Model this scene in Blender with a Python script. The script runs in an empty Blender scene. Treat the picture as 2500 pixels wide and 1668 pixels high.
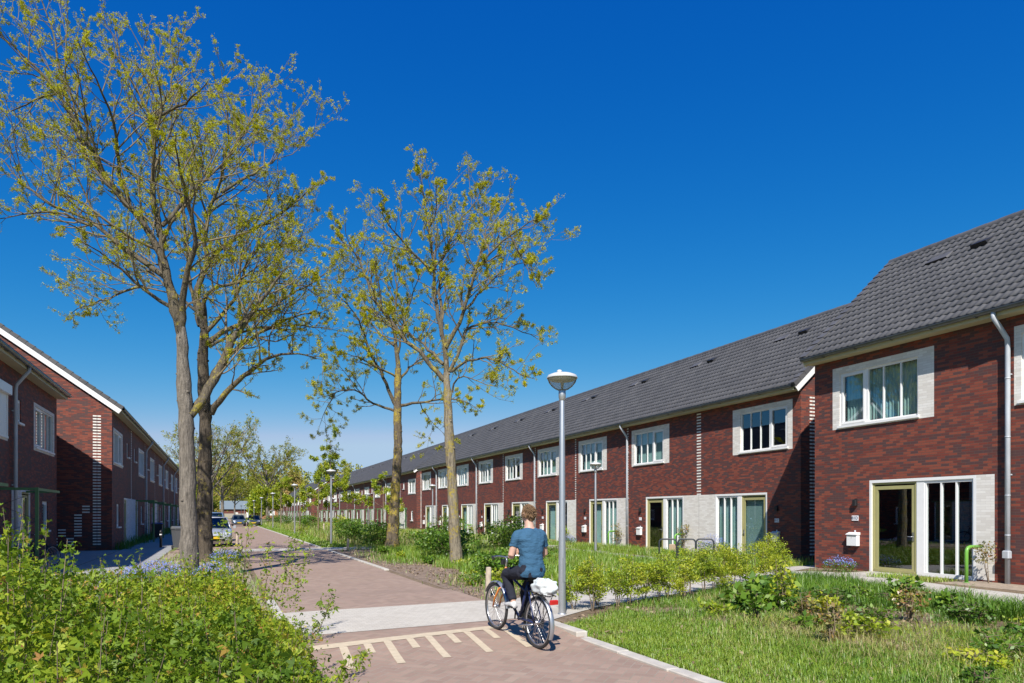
import bpy, math, random
import numpy as np
from mathutils import Vector, Matrix, Euler
random.seed(7); RNG = np.random.default_rng(7)
C = bpy.context.scene.collection
scene = bpy.context.scene
R = math.radians

# ---------------------------------------------------------------- camera, sky, sun, exposure
CAM_H = 1.68
YAW = R(23.128)                       # the view is turned this far to the right of the street's direction
cam_d = bpy.data.cameras.new('camera'); cam = bpy.data.objects.new('camera', cam_d); C.objects.link(cam)
cam.location = (0, 0, CAM_H); cam.rotation_euler = (R(90), 0, -YAW)
cam_d.sensor_width = 36; cam_d.lens = 24.0
cam_d.shift_y = 0.1682; cam_d.clip_start = 0.05; cam_d.clip_end = 3000
scene.camera = cam
SUN_EL, SUN_AZ = R(45.5), R(209.5)    # azimuth clockwise from +Y
world = bpy.data.worlds.new('World'); scene.world = world; world.use_nodes = True
wn, wl = world.node_tree.nodes, world.node_tree.links
sky = wn.new('ShaderNodeTexSky'); sky.sky_type = 'NISHITA'; sky.sun_disc = False
sky.sun_elevation = SUN_EL; sky.sun_rotation = SUN_AZ
sky.altitude = 0; sky.air_density = 1.0; sky.dust_density = 0.2; sky.ozone_density = 3.0
# clear polarised spring sky: deepen the zenith blue of the physical sky
sx = wn.new('ShaderNodeSeparateColor'); wl.new(sky.outputs[0], sx.inputs[0])
def wmath(op, a, b):
    nd = wn.new('ShaderNodeMath'); nd.operation = op
    for i, v in enumerate((a, b)):
        if isinstance(v, (int, float)): nd.inputs[i].default_value = v
        else: wl.new(v, nd.inputs[i])
    return nd.outputs[0]
r_ = wmath('MULTIPLY', wmath('POWER', sx.outputs[0], 3.2), 0.0500)
g_ = wmath('MINIMUM', wmath('MULTIPLY', wmath('POWER', sx.outputs[1], 1.12), 0.957), 8.2)
r_ = wmath('MINIMUM', r_, wmath('MULTIPLY', g_, 0.72))
b_ = wmath('MULTIPLY', wmath('POWER', sx.outputs[2], 0.476), 4.0)
cb = wn.new('ShaderNodeCombineColor'); wl.new(r_, cb.inputs[0]); wl.new(g_, cb.inputs[1]); wl.new(b_, cb.inputs[2])
bg = wn['Background']; bg.inputs['Strength'].default_value = 0.05
wl.new(cb.outputs[0], bg.inputs['Color'])
sun_d = bpy.data.lights.new('sun', 'SUN'); sun = bpy.data.objects.new('sun', sun_d); C.objects.link(sun)
sun_d.energy = 5.0; sun_d.angle = R(0.5); sun_d.color = (1.0, 0.94, 0.86)
to_sun = Vector((math.sin(SUN_AZ)*math.cos(SUN_EL), math.cos(SUN_AZ)*math.cos(SUN_EL), math.sin(SUN_EL)))
sun.rotation_euler = to_sun.to_track_quat('Z', 'Y').to_euler(); sun.location = (0, 0, 60)
scene.view_settings.view_transform = 'Standard'; scene.view_settings.look = 'None'
scene.view_settings.exposure = 0.54; scene.view_settings.gamma = 1.0
scene.render.engine = 'CYCLES'
try:
    scene.cycles.max_bounces = 8; scene.cycles.transparent_max_bounces = 16; scene.cycles.transmission_bounces = 6
    scene.cycles.caustics_reflective = False; scene.cycles.caustics_refractive = False
except Exception: pass

# ---------------------------------------------------------------- measuring helper: a point of the photo (2500 px wide) at a distance
F_PX, CX, HY = 1667.0, 1250.0, 1254.5
SN, CS = math.sin(YAW), math.cos(YAW)
def at(x, y, d):
    u, v = (x-CX)/F_PX, (HY-y)/F_PX
    return Vector((d*(SN+u*CS), d*(CS-u*SN), CAM_H+d*v))

# ---------------------------------------------------------------- object helpers
def tag(o, label=None, cat=None, group=None, kind=None):
    if label: o['label'] = label
    if cat: o['category'] = cat
    if group: o['group'] = group
    if kind: o['kind'] = kind
    return o
def thing(name, label, cat, loc=(0, 0, 0), rotz=0.0, group=None):
    o = bpy.data.objects.new(name, None); C.objects.link(o)
    o.location = loc; o.rotation_euler = (0, 0, rotz); o.empty_display_size = 0.2
    return tag(o, label, cat, group)
def link(name, me, parent=None, loc=None):
    o = bpy.data.objects.new(name, me); C.objects.link(o)
    if parent is not None: o.parent = parent
    if loc is not None: o.location = loc
    return o
def copy_tree(o, parent=None):
    c = o.copy(); C.objects.link(c)
    if parent is not None: c.parent = parent
    for ch in list(o.children): copy_tree(ch, c)
    return c

class MB:
    """collects polygons and becomes ONE mesh object"""
    def __init__(s, T=None): s.v, s.f, s.m, s.T, s.sm = [], [], [], T, []
    def add(s, vs, fs, m=0, smooth=False):
        b = len(s.v)
        for p in vs:
            p = tuple(p)
            s.v.append(s.T(*p) if s.T else p)
        for f in fs:
            s.f.append([b+i for i in f]); s.m.append(m); s.sm.append(smooth)
    def quad(s, a, b, c, d, m=0): s.add([a, b, c, d], [(0, 1, 2, 3)], m)
    def box(s, x0, x1, y0, y1, z0, z1, m=0):
        s.add([(x0,y0,z0),(x1,y0,z0),(x1,y1,z0),(x0,y1,z0),(x0,y0,z1),(x1,y0,z1),(x1,y1,z1),(x0,y1,z1)],
              [(3,2,1,0),(4,5,6,7),(0,1,5,4),(1,2,6,5),(2,3,7,6),(3,0,4,7)], m)
    def bbox(s, x0, x1, y0, y1, z0, z1, b=0.01, m=0):
        """a box with chamfered vertical and top edges"""
        def ring(i, z): return [(x0+i+b,y0+i,z),(x1-i-b,y0+i,z),(x1-i,y0+i+b,z),(x1-i,y1-i-b,z),(x1-i-b,y1-i,z),(x0+i+b,y1-i,z),(x0+i,y1-i-b,z),(x0+i,y0+i+b,z)]
        vs = ring(0, z0)+ring(0, z1-b)+ring(b, z1)
        fs = [tuple(range(7, -1, -1)), tuple(range(16, 24))]
        for k in (0, 8):
            for i in range(8): fs.append((k+i, k+(i+1)%8, k+8+(i+1)%8, k+8+i))
        s.add(vs, fs, m)
    def tube(s, pts, rad, n=8, m=0, cap=True, smooth=True):
        pts = [Vector(p) for p in pts]
        if not hasattr(rad, '__len__'): rad = [rad]*len(pts)
        vs, fs = [], []
        prev = None
        for i, p in enumerate(pts):
            t = (pts[min(i+1, len(pts)-1)]-pts[max(i-1, 0)])
            t = t.normalized() if t.length > 1e-9 else Vector((0, 0, 1))
            if prev is None:
                a = Vector((1, 0, 0)) if abs(t.x) < 0.8 else Vector((0, 1, 0))
                e = t.cross(a).normalized()
            else:
                e = prev - t*prev.dot(t)
                e = e.normalized() if e.length > 1e-6 else t.orthogonal().normalized()
            prev = e; g = t.cross(e)
            for k in range(n):
                a = 2*math.pi*k/n
                vs.append(p+(e*math.cos(a)+g*math.sin(a))*rad[i])
        for i in range(len(pts)-1):
            for k in range(n):
                fs.append((i*n+k, i*n+(k+1)%n, (i+1)*n+(k+1)%n, (i+1)*n+k))
        s.add(vs, fs, m, smooth)
        if cap:
            b = len(s.v)-len(vs)
            for ring in (list(range(n-1, -1, -1)), list(range((len(pts)-1)*n, len(pts)*n))):
                s.f.append([b+i for i in ring]); s.m.append(m); s.sm.append(False)
    def lathe(s, prof, n=24, m=0, c=(0, 0, 0), smooth=True):
        vs, fs = [], []
        for r, z in prof:
            for k in range(n):
                a = 2*math.pi*k/n; vs.append((c[0]+r*math.cos(a), c[1]+r*math.sin(a), c[2]+z))
        for i in range(len(prof)-1):
            for k in range(n): fs.append((i*n+k, i*n+(k+1)%n, (i+1)*n+(k+1)%n, (i+1)*n+k))
        s.add(vs, fs, m, smooth)
    def torus(s, c, axis, R0, r, n=40, k=8, m=0):
        axis = Vector(axis).normalized(); e = axis.orthogonal().normalized(); g = axis.cross(e); c = Vector(c)
        vs, fs = [], []
        for i in range(n):
            a = 2*math.pi*i/n; o = e*math.cos(a)+g*math.sin(a)
            for j in range(k):
                b = 2*math.pi*j/k; vs.append(c+o*(R0+r*math.cos(b))+axis*r*math.sin(b))
        for i in range(n):
            for j in range(k): fs.append((i*k+j, ((i+1)%n)*k+j, ((i+1)%n)*k+(j+1)%k, i*k+(j+1)%k))
        s.add(vs, fs, m, True)
    def mesh(s, name, mats):
        me = bpy.data.meshes.new(name)
        me.from_pydata([tuple(p) for p in s.v], [], s.f)
        for mt in (mats if isinstance(mats, (list, tuple)) else [mats]): me.materials.append(mt)
        me.polygons.foreach_set('material_index', s.m)
        me.polygons.foreach_set('use_smooth', s.sm)
        me.update(); return me
    def build(s, name, mats, parent=None, loc=None): return link(name, s.mesh(name, mats), parent, loc)

def np_mesh(name, V, Q, mat, attr=None, smooth=False):
    """V (n,3) and faces Q (k,3|4) as numpy arrays; attr (n,) is a per-vertex 'tint' value"""
    me = bpy.data.meshes.new(name)
    k = Q.shape[1]
    me.vertices.add(len(V)); me.vertices.foreach_set('co', np.ascontiguousarray(V, dtype=np.float32).ravel())
    me.loops.add(Q.size); me.loops.foreach_set('vertex_index', np.ascontiguousarray(Q, dtype=np.int32).ravel())
    me.polygons.add(len(Q)); me.polygons.foreach_set('loop_start', np.arange(0, Q.size, k, dtype=np.int32))
    try: me.polygons.foreach_set('loop_total', np.full(len(Q), k, dtype=np.int32))
    except Exception: pass
    if smooth: me.polygons.foreach_set('use_smooth', np.ones(len(Q), dtype=bool))
    if attr is not None:
        a = me.attributes.new('tint', 'FLOAT', 'POINT'); a.data.foreach_set('value', np.ascontiguousarray(attr, dtype=np.float32))
    me.materials.append(mat); me.update(calc_edges=True); me.validate(); return me

# ---------------------------------------------------------------- materials
class NT:
    def __init__(s, mat): s.t = mat.node_tree; s.n = s.t.nodes; s.l = s.t.links
    def new(s, typ, **kw):
        nd = s.n.new(typ)
        for k, v in kw.items(): setattr(nd, k, v)
        return nd
    def set(s, nd, key, val):
        i = nd.inputs[key]
        if isinstance(val, bpy.types.NodeSocket): s.l.new(val, i)
        else: i.default_value = val
    def math(s, op, a, b=0.0, c=None):
        nd = s.new('ShaderNodeMath', operation=op); s.set(nd, 0, a); s.set(nd, 1, b)
        if c is not None: s.set(nd, 2, c)
        return nd.outputs[0]
    def mix(s, f, a, b, blend='MIX'):
        nd = s.new('ShaderNodeMix', data_type='RGBA', blend_type=blend); s.set(nd, 0, f); s.set(nd, 6, a); s.set(nd, 7, b)
        return nd.outputs[2]
    def ramp(s, f, stops, interp='LINEAR'):
        nd = s.new('ShaderNodeValToRGB'); cr = nd.color_ramp; cr.interpolation = interp
        while len(cr.elements) < len(stops): cr.elements.new(0.5)
        for e, (p, c) in zip(cr.elements, stops): e.position = p; e.color = (*c, 1) if len(c) == 3 else c
        s.set(nd, 0, f); return nd.outputs[0]
    def noise(s, vec, scale, detail=4.0, rough=0.55):
        nd = s.new('ShaderNodeTexNoise'); nd.inputs['Scale'].default_value = scale
        nd.inputs['Detail'].default_value = detail; nd.inputs['Roughness'].default_value = rough
        if vec is not None: s.l.new(vec, nd.inputs['Vector'])
        return nd.outputs[0]
    def pos(s): return s.new('ShaderNodeNewGeometry').outputs['Position']
    def obj(s): return s.new('ShaderNodeTexCoord').outputs['Object']
    def sep(s, v):
        nd = s.new('ShaderNodeSeparateXYZ'); s.l.new(v, nd.inputs[0]); return nd.outputs
    def comb(s, x, y, z=0.0):
        nd = s.new('ShaderNodeCombineXYZ'); s.set(nd, 0, x); s.set(nd, 1, y); s.set(nd, 2, z); return nd.outputs[0]
    def bump(s, h, strength=0.3, dist=0.01):
        nd = s.new('ShaderNodeBump'); nd.inputs['Strength'].default_value = strength; nd.inputs['Distance'].default_value = dist
        s.l.new(h, nd.inputs['Height']); return nd.outputs[0]
def new_mat(name):
    m = bpy.data.materials.new(name); m.use_nodes = True; return m, NT(m), m.node_tree.nodes['Principled BSDF']
def lin(r, g, b): return tuple(((c/255)/12.92 if c/255 <= 0.04045 else ((c/255+0.055)/1.055)**2.4) for c in (r, g, b))

def plain(name, col, rough=0.5, metal=0.0, var=0.0, scale=6.0, spec=None, bump=0.0):
    m, t, p = new_mat(name)
    p.inputs['Roughness'].default_value = rough; p.inputs['Metallic'].default_value = metal
    if spec is not None: p.inputs['Specular IOR Level'].default_value = spec
    if var > 0:
        n = t.noise(t.pos(), scale, 5.0)
        a = tuple(max(c*(1-var), 0) for c in col); b = tuple(min(c*(1+var), 1) for c in col)
        t.l.new(t.ramp(n, [(0.3, a), (0.7, b)]), p.inputs['Base Color'])
        if bump: t.l.new(t.bump(n, bump, 0.01), p.inputs['Normal'])
    else: p.inputs['Base Color'].default_value = (*col, 1)
    return m

def brick_mat(name, stops, mortar, L=0.30, Hc=0.0667, rough=0.75, lown=0.55, jw=0.035, jh=0.15):
    m, t, p = new_mat(name)
    x, y, z = t.sep(t.pos())[:3]
    u = t.math('ADD', x, y); v = t.math('ADD', z, 0.02)
    rv = t.math('DIVIDE', v, Hc); row = t.math('FLOOR', rv); fv = t.math('FRACT', rv)
    odd = t.math('MULTIPLY', t.math('MODULO', t.math('ABSOLUTE', row), 2.0), 0.5)
    uc = t.math('ADD', t.math('DIVIDE', u, L), odd); col = t.math('FLOOR', uc); fu = t.math('FRACT', uc)
    wn_ = t.new('ShaderNodeTexWhiteNoise', noise_dimensions='2D'); t.l.new(t.comb(col, row), wn_.inputs['Vector'])
    rnd = wn_.outputs['Value']
    low = t.noise(t.comb(t.math('MULTIPLY', col, L*1.2), t.math('MULTIPLY', row, Hc*0.75)), 1.7, 3.0, 0.6)
    fine = t.noise(t.comb(u, v), 60.0, 3.0)
    big = t.noise(t.comb(u, v), 0.35, 2.0)
    tt = t.math('ADD', t.math('MULTIPLY', rnd, 1-lown), t.math('MULTIPLY', t.math('SUBTRACT', low, 0.0), lown))
    tt = t.math('ADD', tt, t.math('MULTIPLY', t.math('SUBTRACT', fine, 0.5), 0.2))
    tt = t.math('ADD', tt, t.math('MULTIPLY', t.math('SUBTRACT', big, 0.5), 0.25))
    colr = t.ramp(tt, stops)
    mask = t.math('MAXIMUM', t.math('LESS_THAN', fu, jw), t.math('LESS_THAN', fv, jh))
    t.l.new(t.mix(mask, colr, (*mortar, 1)), p.inputs['Base Color'])
    p.inputs['Roughness'].default_value = rough; p.inputs['Specular IOR Level'].default_value = 0.3
    h = t.math('ADD', t.math('MULTIPLY', t.math('SUBTRACT', 1.0, mask), 1.0), t.math('MULTIPLY', rnd, 0.35))
    t.l.new(t.bump(h, 0.5, 0.006), p.inputs['Normal'])
    return m
BRICK = brick_mat('dark_red_brick', [(0.28, (0.088, 0.044, 0.044)), (0.41, (0.112, 0.040, 0.036)), (0.50, (0.148, 0.038, 0.030)),
                                     (0.60, (0.188, 0.044, 0.031)), (0.74, (0.240, 0.064, 0.040))], (0.105, 0.066, 0.053), L=0.215, lown=0.28, jw=0.045, jh=0.19)
WBRICK = brick_mat('pale_brick', [(0.2, (0.64, 0.605, 0.555)), (0.5, (0.71, 0.68, 0.63)), (0.85, (0.77, 0.745, 0.70))], (0.60, 0.57, 0.53), L=0.235, lown=0.3, jw=0.03, jh=0.12)
WBR1 = plain('white_glazed_brick', (0.74, 0.72, 0.67), 0.6, var=0.08, scale=9)
def tile_mat():
    m, t, p = new_mat('dark_roof_tile')
    x, y, z = t.sep(t.pos())[:3]
    wn_ = t.new('ShaderNodeTexWhiteNoise', noise_dimensions='2D')
    t.l.new(t.comb(t.math('FLOOR', t.math('DIVIDE', y, 0.203)), t.math('FLOOR', t.math('DIVIDE', z, 0.22))), wn_.inputs['Vector'])
    n = t.noise(t.pos(), 1.1, 5.0); f = t.noise(t.pos(), 26.0, 4.0)
    k = t.math('ADD', t.math('MULTIPLY', wn_.outputs['Value'], 0.30), t.math('ADD', t.math('MULTIPLY', n, 0.45), t.math('MULTIPLY', f, 0.3)))
    t.l.new(t.ramp(k, [(0.25, (0.064, 0.064, 0.066)), (0.55, (0.087, 0.086, 0.089)), (0.8, (0.112, 0.110, 0.111))]), p.inputs['Base Color'])
    p.inputs['Roughness'].default_value = 0.55; p.inputs['Specular IOR Level'].default_value = 0.4
    t.l.new(t.bump(f, 0.12, 0.01), p.inputs['Normal']); return m
TILE = tile_mat()
WHITE = plain('white_paint', (0.80, 0.80, 0.79), 0.4, var=0.03)
WHITE2 = plain('white_powder_coat', (0.78, 0.78, 0.77), 0.35)
OLIVE = plain('olive_door_paint', (0.36, 0.335, 0.15), 0.4, var=0.04)
CREAM = plain('cream_fascia_paint', (0.50, 0.46, 0.29), 0.5, var=0.05, scale=2)
ZINC = plain('dark_zinc', (0.13, 0.145, 0.155), 0.35, 0.6, var=0.15, scale=3)
PIPE = plain('grey_zinc_pipe', (0.44, 0.47, 0.51), 0.45, 0.1, var=0.12, scale=2.5)
BLACK = plain('black_metal', (0.018, 0.018, 0.02), 0.45)
RACKM = plain('anthracite_powder_coat', (0.035, 0.042, 0.05), 0.4)
GREENM = plain('green_powder_coat', (0.14, 0.36, 0.05), 0.35)
GREEND = plain('dark_green_frame', (0.07, 0.17, 0.06), 0.45)
STEEL = plain('brushed_steel', (0.55, 0.55, 0.56), 0.3, 0.9)
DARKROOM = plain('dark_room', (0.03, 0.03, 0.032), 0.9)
CURT_T = plain('teal_curtain', (0.32, 0.45, 0.44), 0.85)
CURT_W = plain('pale_curtain', (0.50, 0.53, 0.53), 0.85)
CURT_G = plain('grey_curtain', (0.16, 0.16, 0.17), 0.85)
CURT_M = plain('mauve_curtain', (0.42, 0.33, 0.38), 0.85)
BLIND = plain('pale_green_blind', (0.34, 0.46, 0.44), 0.7)
PLAQ = plain('plaque_white', (0.75, 0.75, 0.78), 0.4)
INKM = plain('number_ink', (0.05, 0.06, 0.10), 0.5)
def glass_mat(name, tint=(0.85, 0.93, 0.92), refl=1.0, base=0.05):
    m = bpy.data.materials.new(name); m.use_nodes = True; t = NT(m); t.n.remove(t.n['Principled BSDF'])
    tr = t.new('ShaderNodeBsdfTransparent'); tr.inputs[0].default_value = (*tint, 1)
    gl = t.new('ShaderNodeBsdfGlossy'); gl.inputs['Roughness'].default_value = 0.005; gl.inputs['Color'].default_value = (0.9, 0.95, 1, 1)
    lw = t.new('ShaderNodeLayerWeight'); lw.inputs[0].default_value = 0.5
    k = t.math('ADD', t.math('MULTIPLY', t.math('POWER', lw.outputs['Facing'], 5.0), refl), base)
    mx = t.new('ShaderNodeMixShader'); t.l.new(k, mx.inputs[0]); t.l.new(tr.outputs[0], mx.inputs[1]); t.l.new(gl.outputs[0], mx.inputs[2])
    t.l.new(mx.outputs[0], t.n['Material Output'].inputs[0]); return m
GLASS = glass_mat('window_glass', (0.80, 0.90, 0.89), 0.92, 0.17)
CGLASS = glass_mat('car_glass', (0.25, 0.33, 0.38), 0.9, 0.08)
def leaf_mat(name, stops, trans=0.35, rough=0.45, spec=0.25, gl=0.08):
    """colour from the mesh's own 'tint' value: the leaf's own hue, not its shade"""
    m = bpy.data.materials.new(name); m.use_nodes = True; t = NT(m); t.n.remove(t.n['Principled BSDF'])
    a = t.new('ShaderNodeAttribute', attribute_name='tint'); col = t.ramp(a.outputs['Fac'], stops)
    d = t.new('ShaderNodeBsdfDiffuse'); t.l.new(col, d.inputs[0])
    tl = t.new('ShaderNodeBsdfTranslucent'); t.l.new(t.mix(1.0, col, (1.0, 1.0, 0.55, 1), 'MULTIPLY'), tl.inputs[0])
    mx = t.new('ShaderNodeMixShader'); mx.inputs[0].default_value = trans; t.l.new(d.outputs[0], mx.inputs[1]); t.l.new(tl.outputs[0], mx.inputs[2])
    g = t.new('ShaderNodeBsdfGlossy'); g.inputs['Roughness'].default_value = rough
    m2 = t.new('ShaderNodeMixShader'); m2.inputs[0].default_value = gl; t.l.new(mx.outputs[0], m2.inputs[1]); t.l.new(g.outputs[0], m2.inputs[2])
    t.l.new(m2.outputs[0], t.n['Material Output'].inputs[0]); return m
L_OAK = leaf_mat('spring_oak_leaf', [(0, (0.30, 0.31, 0.016)), (0.6, (0.54, 0.53, 0.030)), (1, (0.66, 0.60, 0.05))], 0.45, gl=0.0)
L_HEDGE = leaf_mat('maple_hedge_leaf', [(0, (0.075, 0.15, 0.012)), (0.4, (0.20, 0.31, 0.020)), (0.72, (0.41, 0.47, 0.035)), (0.88, (0.52, 0.47, 0.06)), (1, (0.45, 0.17, 0.08))], 0.42, rough=0.55, gl=0.02)
L_SHRUB = leaf_mat('yellow_green_leaf', [(0, (0.17, 0.27, 0.02)), (0.6, (0.40, 0.47, 0.03)), (1, (0.56, 0.54, 0.05))], 0.40, gl=0.03)
L_BUSH = leaf_mat('deep_green_leaf', [(0, (0.05, 0.12, 0.015)), (0.6, (0.13, 0.26, 0.025)), (1, (0.27, 0.38, 0.035))], 0.40, gl=0.04)
L_WOOD = leaf_mat('woodland_leaf', [(0, (0.09, 0.13, 0.02)), (0.35, (0.26, 0.29, 0.045)), (0.75, (0.42, 0.40, 0.08)), (1, (0.40, 0.28, 0.11))], 0.35, gl=0.0)
L_CONIF = leaf_mat('conifer_needle', [(0, (0.03, 0.07, 0.03)), (1, (0.09, 0.14, 0.05))], 0.15)
L_GRASS = leaf_mat('grass_blade', [(0, (0.06, 0.15, 0.012)), (0.4, (0.17, 0.32, 0.022)), (0.7, (0.33, 0.42, 0.04)), (0.86, (0.42, 0.38, 0.13)), (1, (0.50, 0.42, 0.22))], 0.35, gl=0.05)
L_FLOWER = leaf_mat('blue_flower_petal', [(0, (0.14, 0.22, 0.66)), (1, (0.34, 0.42, 0.85))], 0.25, gl=0.0)
L_NANDINA = leaf_mat('reddish_green_leaf', [(0, (0.10, 0.13, 0.03)), (0.5, (0.28, 0.26, 0.05)), (1, (0.34, 0.15, 0.06))], 0.35)
def bark_mat(name, base, lichen, amount):
    m, t, p = new_mat(name); o = t.obj()
    mp = t.new('ShaderNodeMapping'); mp.inputs['Scale'].default_value = (9, 9, 1.6); t.l.new(o, mp.inputs[0])
    n1 = t.noise(mp.outputs[0], 2.2, 6.0, 0.65); n2 = t.noise(o, 2.0, 4.0); n3 = t.noise(o, 14.0, 4.0)
    c = t.ramp(n1, [(0.3, tuple(b*0.45 for b in base)), (0.55, base), (0.75, tuple(min(1, b*1.5) for b in base))])
    k = t.math('ADD', t.math('MULTIPLY', n2, 0.6), t.math('MULTIPLY', n3, 0.4))
    lm = t.ramp(k, [(0.60-amount, (0, 0, 0)), (0.70-amount, (1, 1, 1))])
    t.l.new(t.mix(lm, c, (*lichen, 1)), p.inputs['Base Color'])
    p.inputs['Roughness'].default_value = 0.9; p.inputs['Specular IOR Level'].default_value = 0.15
    t.l.new(t.bump(t.math('ADD', n1, t.math('MULTIPLY', n3, 0.3)), 1.0, 0.05), p.inputs['Normal']); return m
BARK = bark_mat('grey_oak_bark', (0.20, 0.175, 0.145), (0.28, 0.24, 0.08), -0.03)
BARKY = bark_mat('lichen_bark', (0.13, 0.11, 0.08), (0.30, 0.25, 0.05), 0.07)
TWIG = plain('twig_bark', (0.17, 0.135, 0.08), 0.9, var=0.3, scale=3)
STEM = plain('young_stem_bark', (0.20, 0.15, 0.10), 0.9, var=0.3, scale=5)
STAKE = plain('weathered_stake', (0.42, 0.35, 0.27), 0.85, var=0.25, scale=8, bump=0.3)
# ---------------------------------------------------------------- ground, road, paths
def sstep(a, b, x):
    t = np.clip((np.asarray(x, dtype=float)-a)/(b-a), 0, 1); return t*t*(3-2*t)
def gz(x, y):                          # the terrain: level by the road, a touch lower along the far terrace
    return -0.13*sstep(14.5, 19, y)*sstep(7, 14, x)
def rz(y):                             # the raised table across the road
    return 0.09*sstep(7.3, 8.9, y)*(1-sstep(13.2, 15.0, y))
def soil_mat():
    m, t, p = new_mat('soil_and_litter'); o = t.pos()
    n1 = t.noise(o, 0.55, 5.0, 0.6); n2 = t.noise(o, 7.0, 6.0, 0.65); n3 = t.noise(o, 40.0, 4.0)
    k = t.math('ADD', t.math('MULTIPLY', n1, 0.35), t.math('ADD', t.math('MULTIPLY', n2, 0.4), t.math('MULTIPLY', n3, 0.25)))
    t.l.new(t.ramp(k, [(0.32, (0.085, 0.062, 0.042)), (0.45, (0.17, 0.125, 0.085)), (0.56, (0.25, 0.19, 0.13)), (0.70, (0.34, 0.28, 0.19))]), p.inputs['Base Color'])
    p.inputs['Roughness'].default_value = 0.95; p.inputs['Specular IOR Level'].default_value = 0.1
    t.l.new(t.bump(t.math('ADD', n2, t.math('MULTIPLY', n3, 0.5)), 0.9, 0.05), p.inputs['Normal']); return m
SOIL = soil_mat()
def far_ground_mat():
    m, t, p = new_mat('rough_meadow'); n = t.noise(t.pos(), 0.4, 6.0); n2 = t.noise(t.pos(), 9, 5.0)
    k = t.math('ADD', t.math('MULTIPLY', n, 0.55), t.math('MULTIPLY', n2, 0.45))
    t.l.new(t.ramp(k, [(0.3, (0.07, 0.10, 0.02)), (0.5, (0.14, 0.17, 0.035)), (0.7, (0.25, 0.22, 0.09))]), p.inputs['Base Color'])
    p.inputs['Roughness'].default_value = 0.95; t.l.new(t.bump(n2, 0.8, 0.06), p.inputs['Normal']); return m
MEADOW = far_ground_mat()
def paver_mat():
    m, t, p = new_mat('clay_pavers'); x, y, z = t.sep(t.pos())[:3]
    w = 0.105; r = 0.7071
    X = t.math('DIVIDE', t.math('ADD', t.math('MULTIPLY', x, r), t.math('MULTIPLY', y, r)), w)
    Y = t.math('DIVIDE', t.math('SUBTRACT', t.math('MULTIPLY', y, r), t.math('MULTIPLY', x, r)), w)
    i, j, fx, fy = t.math('FLOOR', X), t.math('FLOOR', Y), t.math('FRACT', X), t.math('FRACT', Y)
    k = t.math('FLOORED_MODULO', t.math('SUBTRACT', i, j), 4.0)
    eq = lambda v: t.math('COMPARE', k, v, 0.1)
    k0, k1, k2, k3 = eq(0.0), eq(1.0), eq(2.0), eq(3.0)
    bi, bj = t.math('SUBTRACT', i, k1), t.math('SUBTRACT', j, k2)
    e = 0.06
    L, Rr, Bt, Tp = t.math('LESS_THAN', fx, e), t.math('GREATER_THAN', fx, 1-e), t.math('LESS_THAN', fy, e), t.math('GREATER_THAN', fy, 1-e)
    def off(edge, kk): return t.math('MULTIPLY', edge, t.math('SUBTRACT', 1.0, kk))
    mask = t.math('MAXIMUM', t.math('MAXIMUM', off(L, k1), off(Rr, k0)), t.math('MAXIMUM', off(Bt, k2), off(Tp, k3)))
    wn_ = t.new('ShaderNodeTexWhiteNoise', noise_dimensions='3D'); t.l.new(t.comb(bi, bj, t.math('ADD', k2, k3)), wn_.inputs['Vector'])
    n1 = t.noise(t.pos(), 0.5, 4.0); n2 = t.noise(t.pos(), 5.0, 5.0); n3 = t.noise(t.pos(), 60.0, 3.0)
    kk = t.math('ADD', t.math('MULTIPLY', wn_.outputs['Value'], 0.34), t.math('ADD', t.math('MULTIPLY', n1, 0.30), t.math('ADD', t.math('MULTIPLY', n2, 0.26), t.math('MULTIPLY', n3, 0.12))))
    col = t.ramp(kk, [(0.22, (0.240, 0.170, 0.134)), (0.42, (0.283, 0.197, 0.155)), (0.60, (0.315, 0.220, 0.172)), (0.78, (0.350, 0.262, 0.205))])
    jm = t.ramp(t.noise(t.pos(), 1.3, 4.0), [(0.4, (0.30, 0.245, 0.20)), (0.62, (0.25, 0.215, 0.16))])
    t.l.new(t.mix(mask, col, jm), p.inputs['Base Color'])
    p.inputs['Roughness'].default_value = 0.85; p.inputs['Specular IOR Level'].default_value = 0.25
    t.l.new(t.bump(t.math('SUBTRACT', t.math('MULTIPLY', wn_.outputs['Value'], 0.3), mask), 0.5, 0.006), p.inputs['Normal']); return m
PAVER = paver_mat()
def slab_mat(name, c0, c1, size=0.3, joint=0.03):
    m, t, p = new_mat(name); x, y, z = t.sep(t.pos())[:3]
    X, Y = t.math('DIVIDE', x, size), t.math('DIVIDE', y, size)
    Xo = t.math('ADD', X, t.math('MULTIPLY', t.math('MODULO', t.math('ABSOLUTE', t.math('FLOOR', Y)), 2.0), 0.5))
    mask = t.math('MAXIMUM', t.math('LESS_THAN', t.math('FRACT', Xo), joint), t.math('LESS_THAN', t.math('FRACT', Y), joint))
    wn_ = t.new('ShaderNodeTexWhiteNoise', noise_dimensions='2D'); t.l.new(t.comb(t.math('FLOOR', Xo), t.math('FLOOR', Y)), wn_.inputs['Vector'])
    n = t.noise(t.pos(), 1.6, 6.0, 0.6); n2 = t.noise(t.pos(), 30, 4.0)
    k = t.math('ADD', t.math('MULTIPLY', wn_.outputs['Value'], 0.22), t.math('ADD', t.math('MULTIPLY', n, 0.55), t.math('MULTIPLY', n2, 0.25)))
    t.l.new(t.mix(t.math('MULTIPLY', mask, 0.45), t.ramp(k, [(0.3, c0), (0.7, c1)]), (0.22, 0.20, 0.16, 1)), p.inputs['Base Color'])
    p.inputs['Roughness'].default_value = 0.85; p.inputs['Specular IOR Level'].default_value = 0.25
    t.l.new(t.bump(t.math('SUBTRACT', n2, mask), 0.3, 0.005), p.inputs['Normal']); return m
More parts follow.
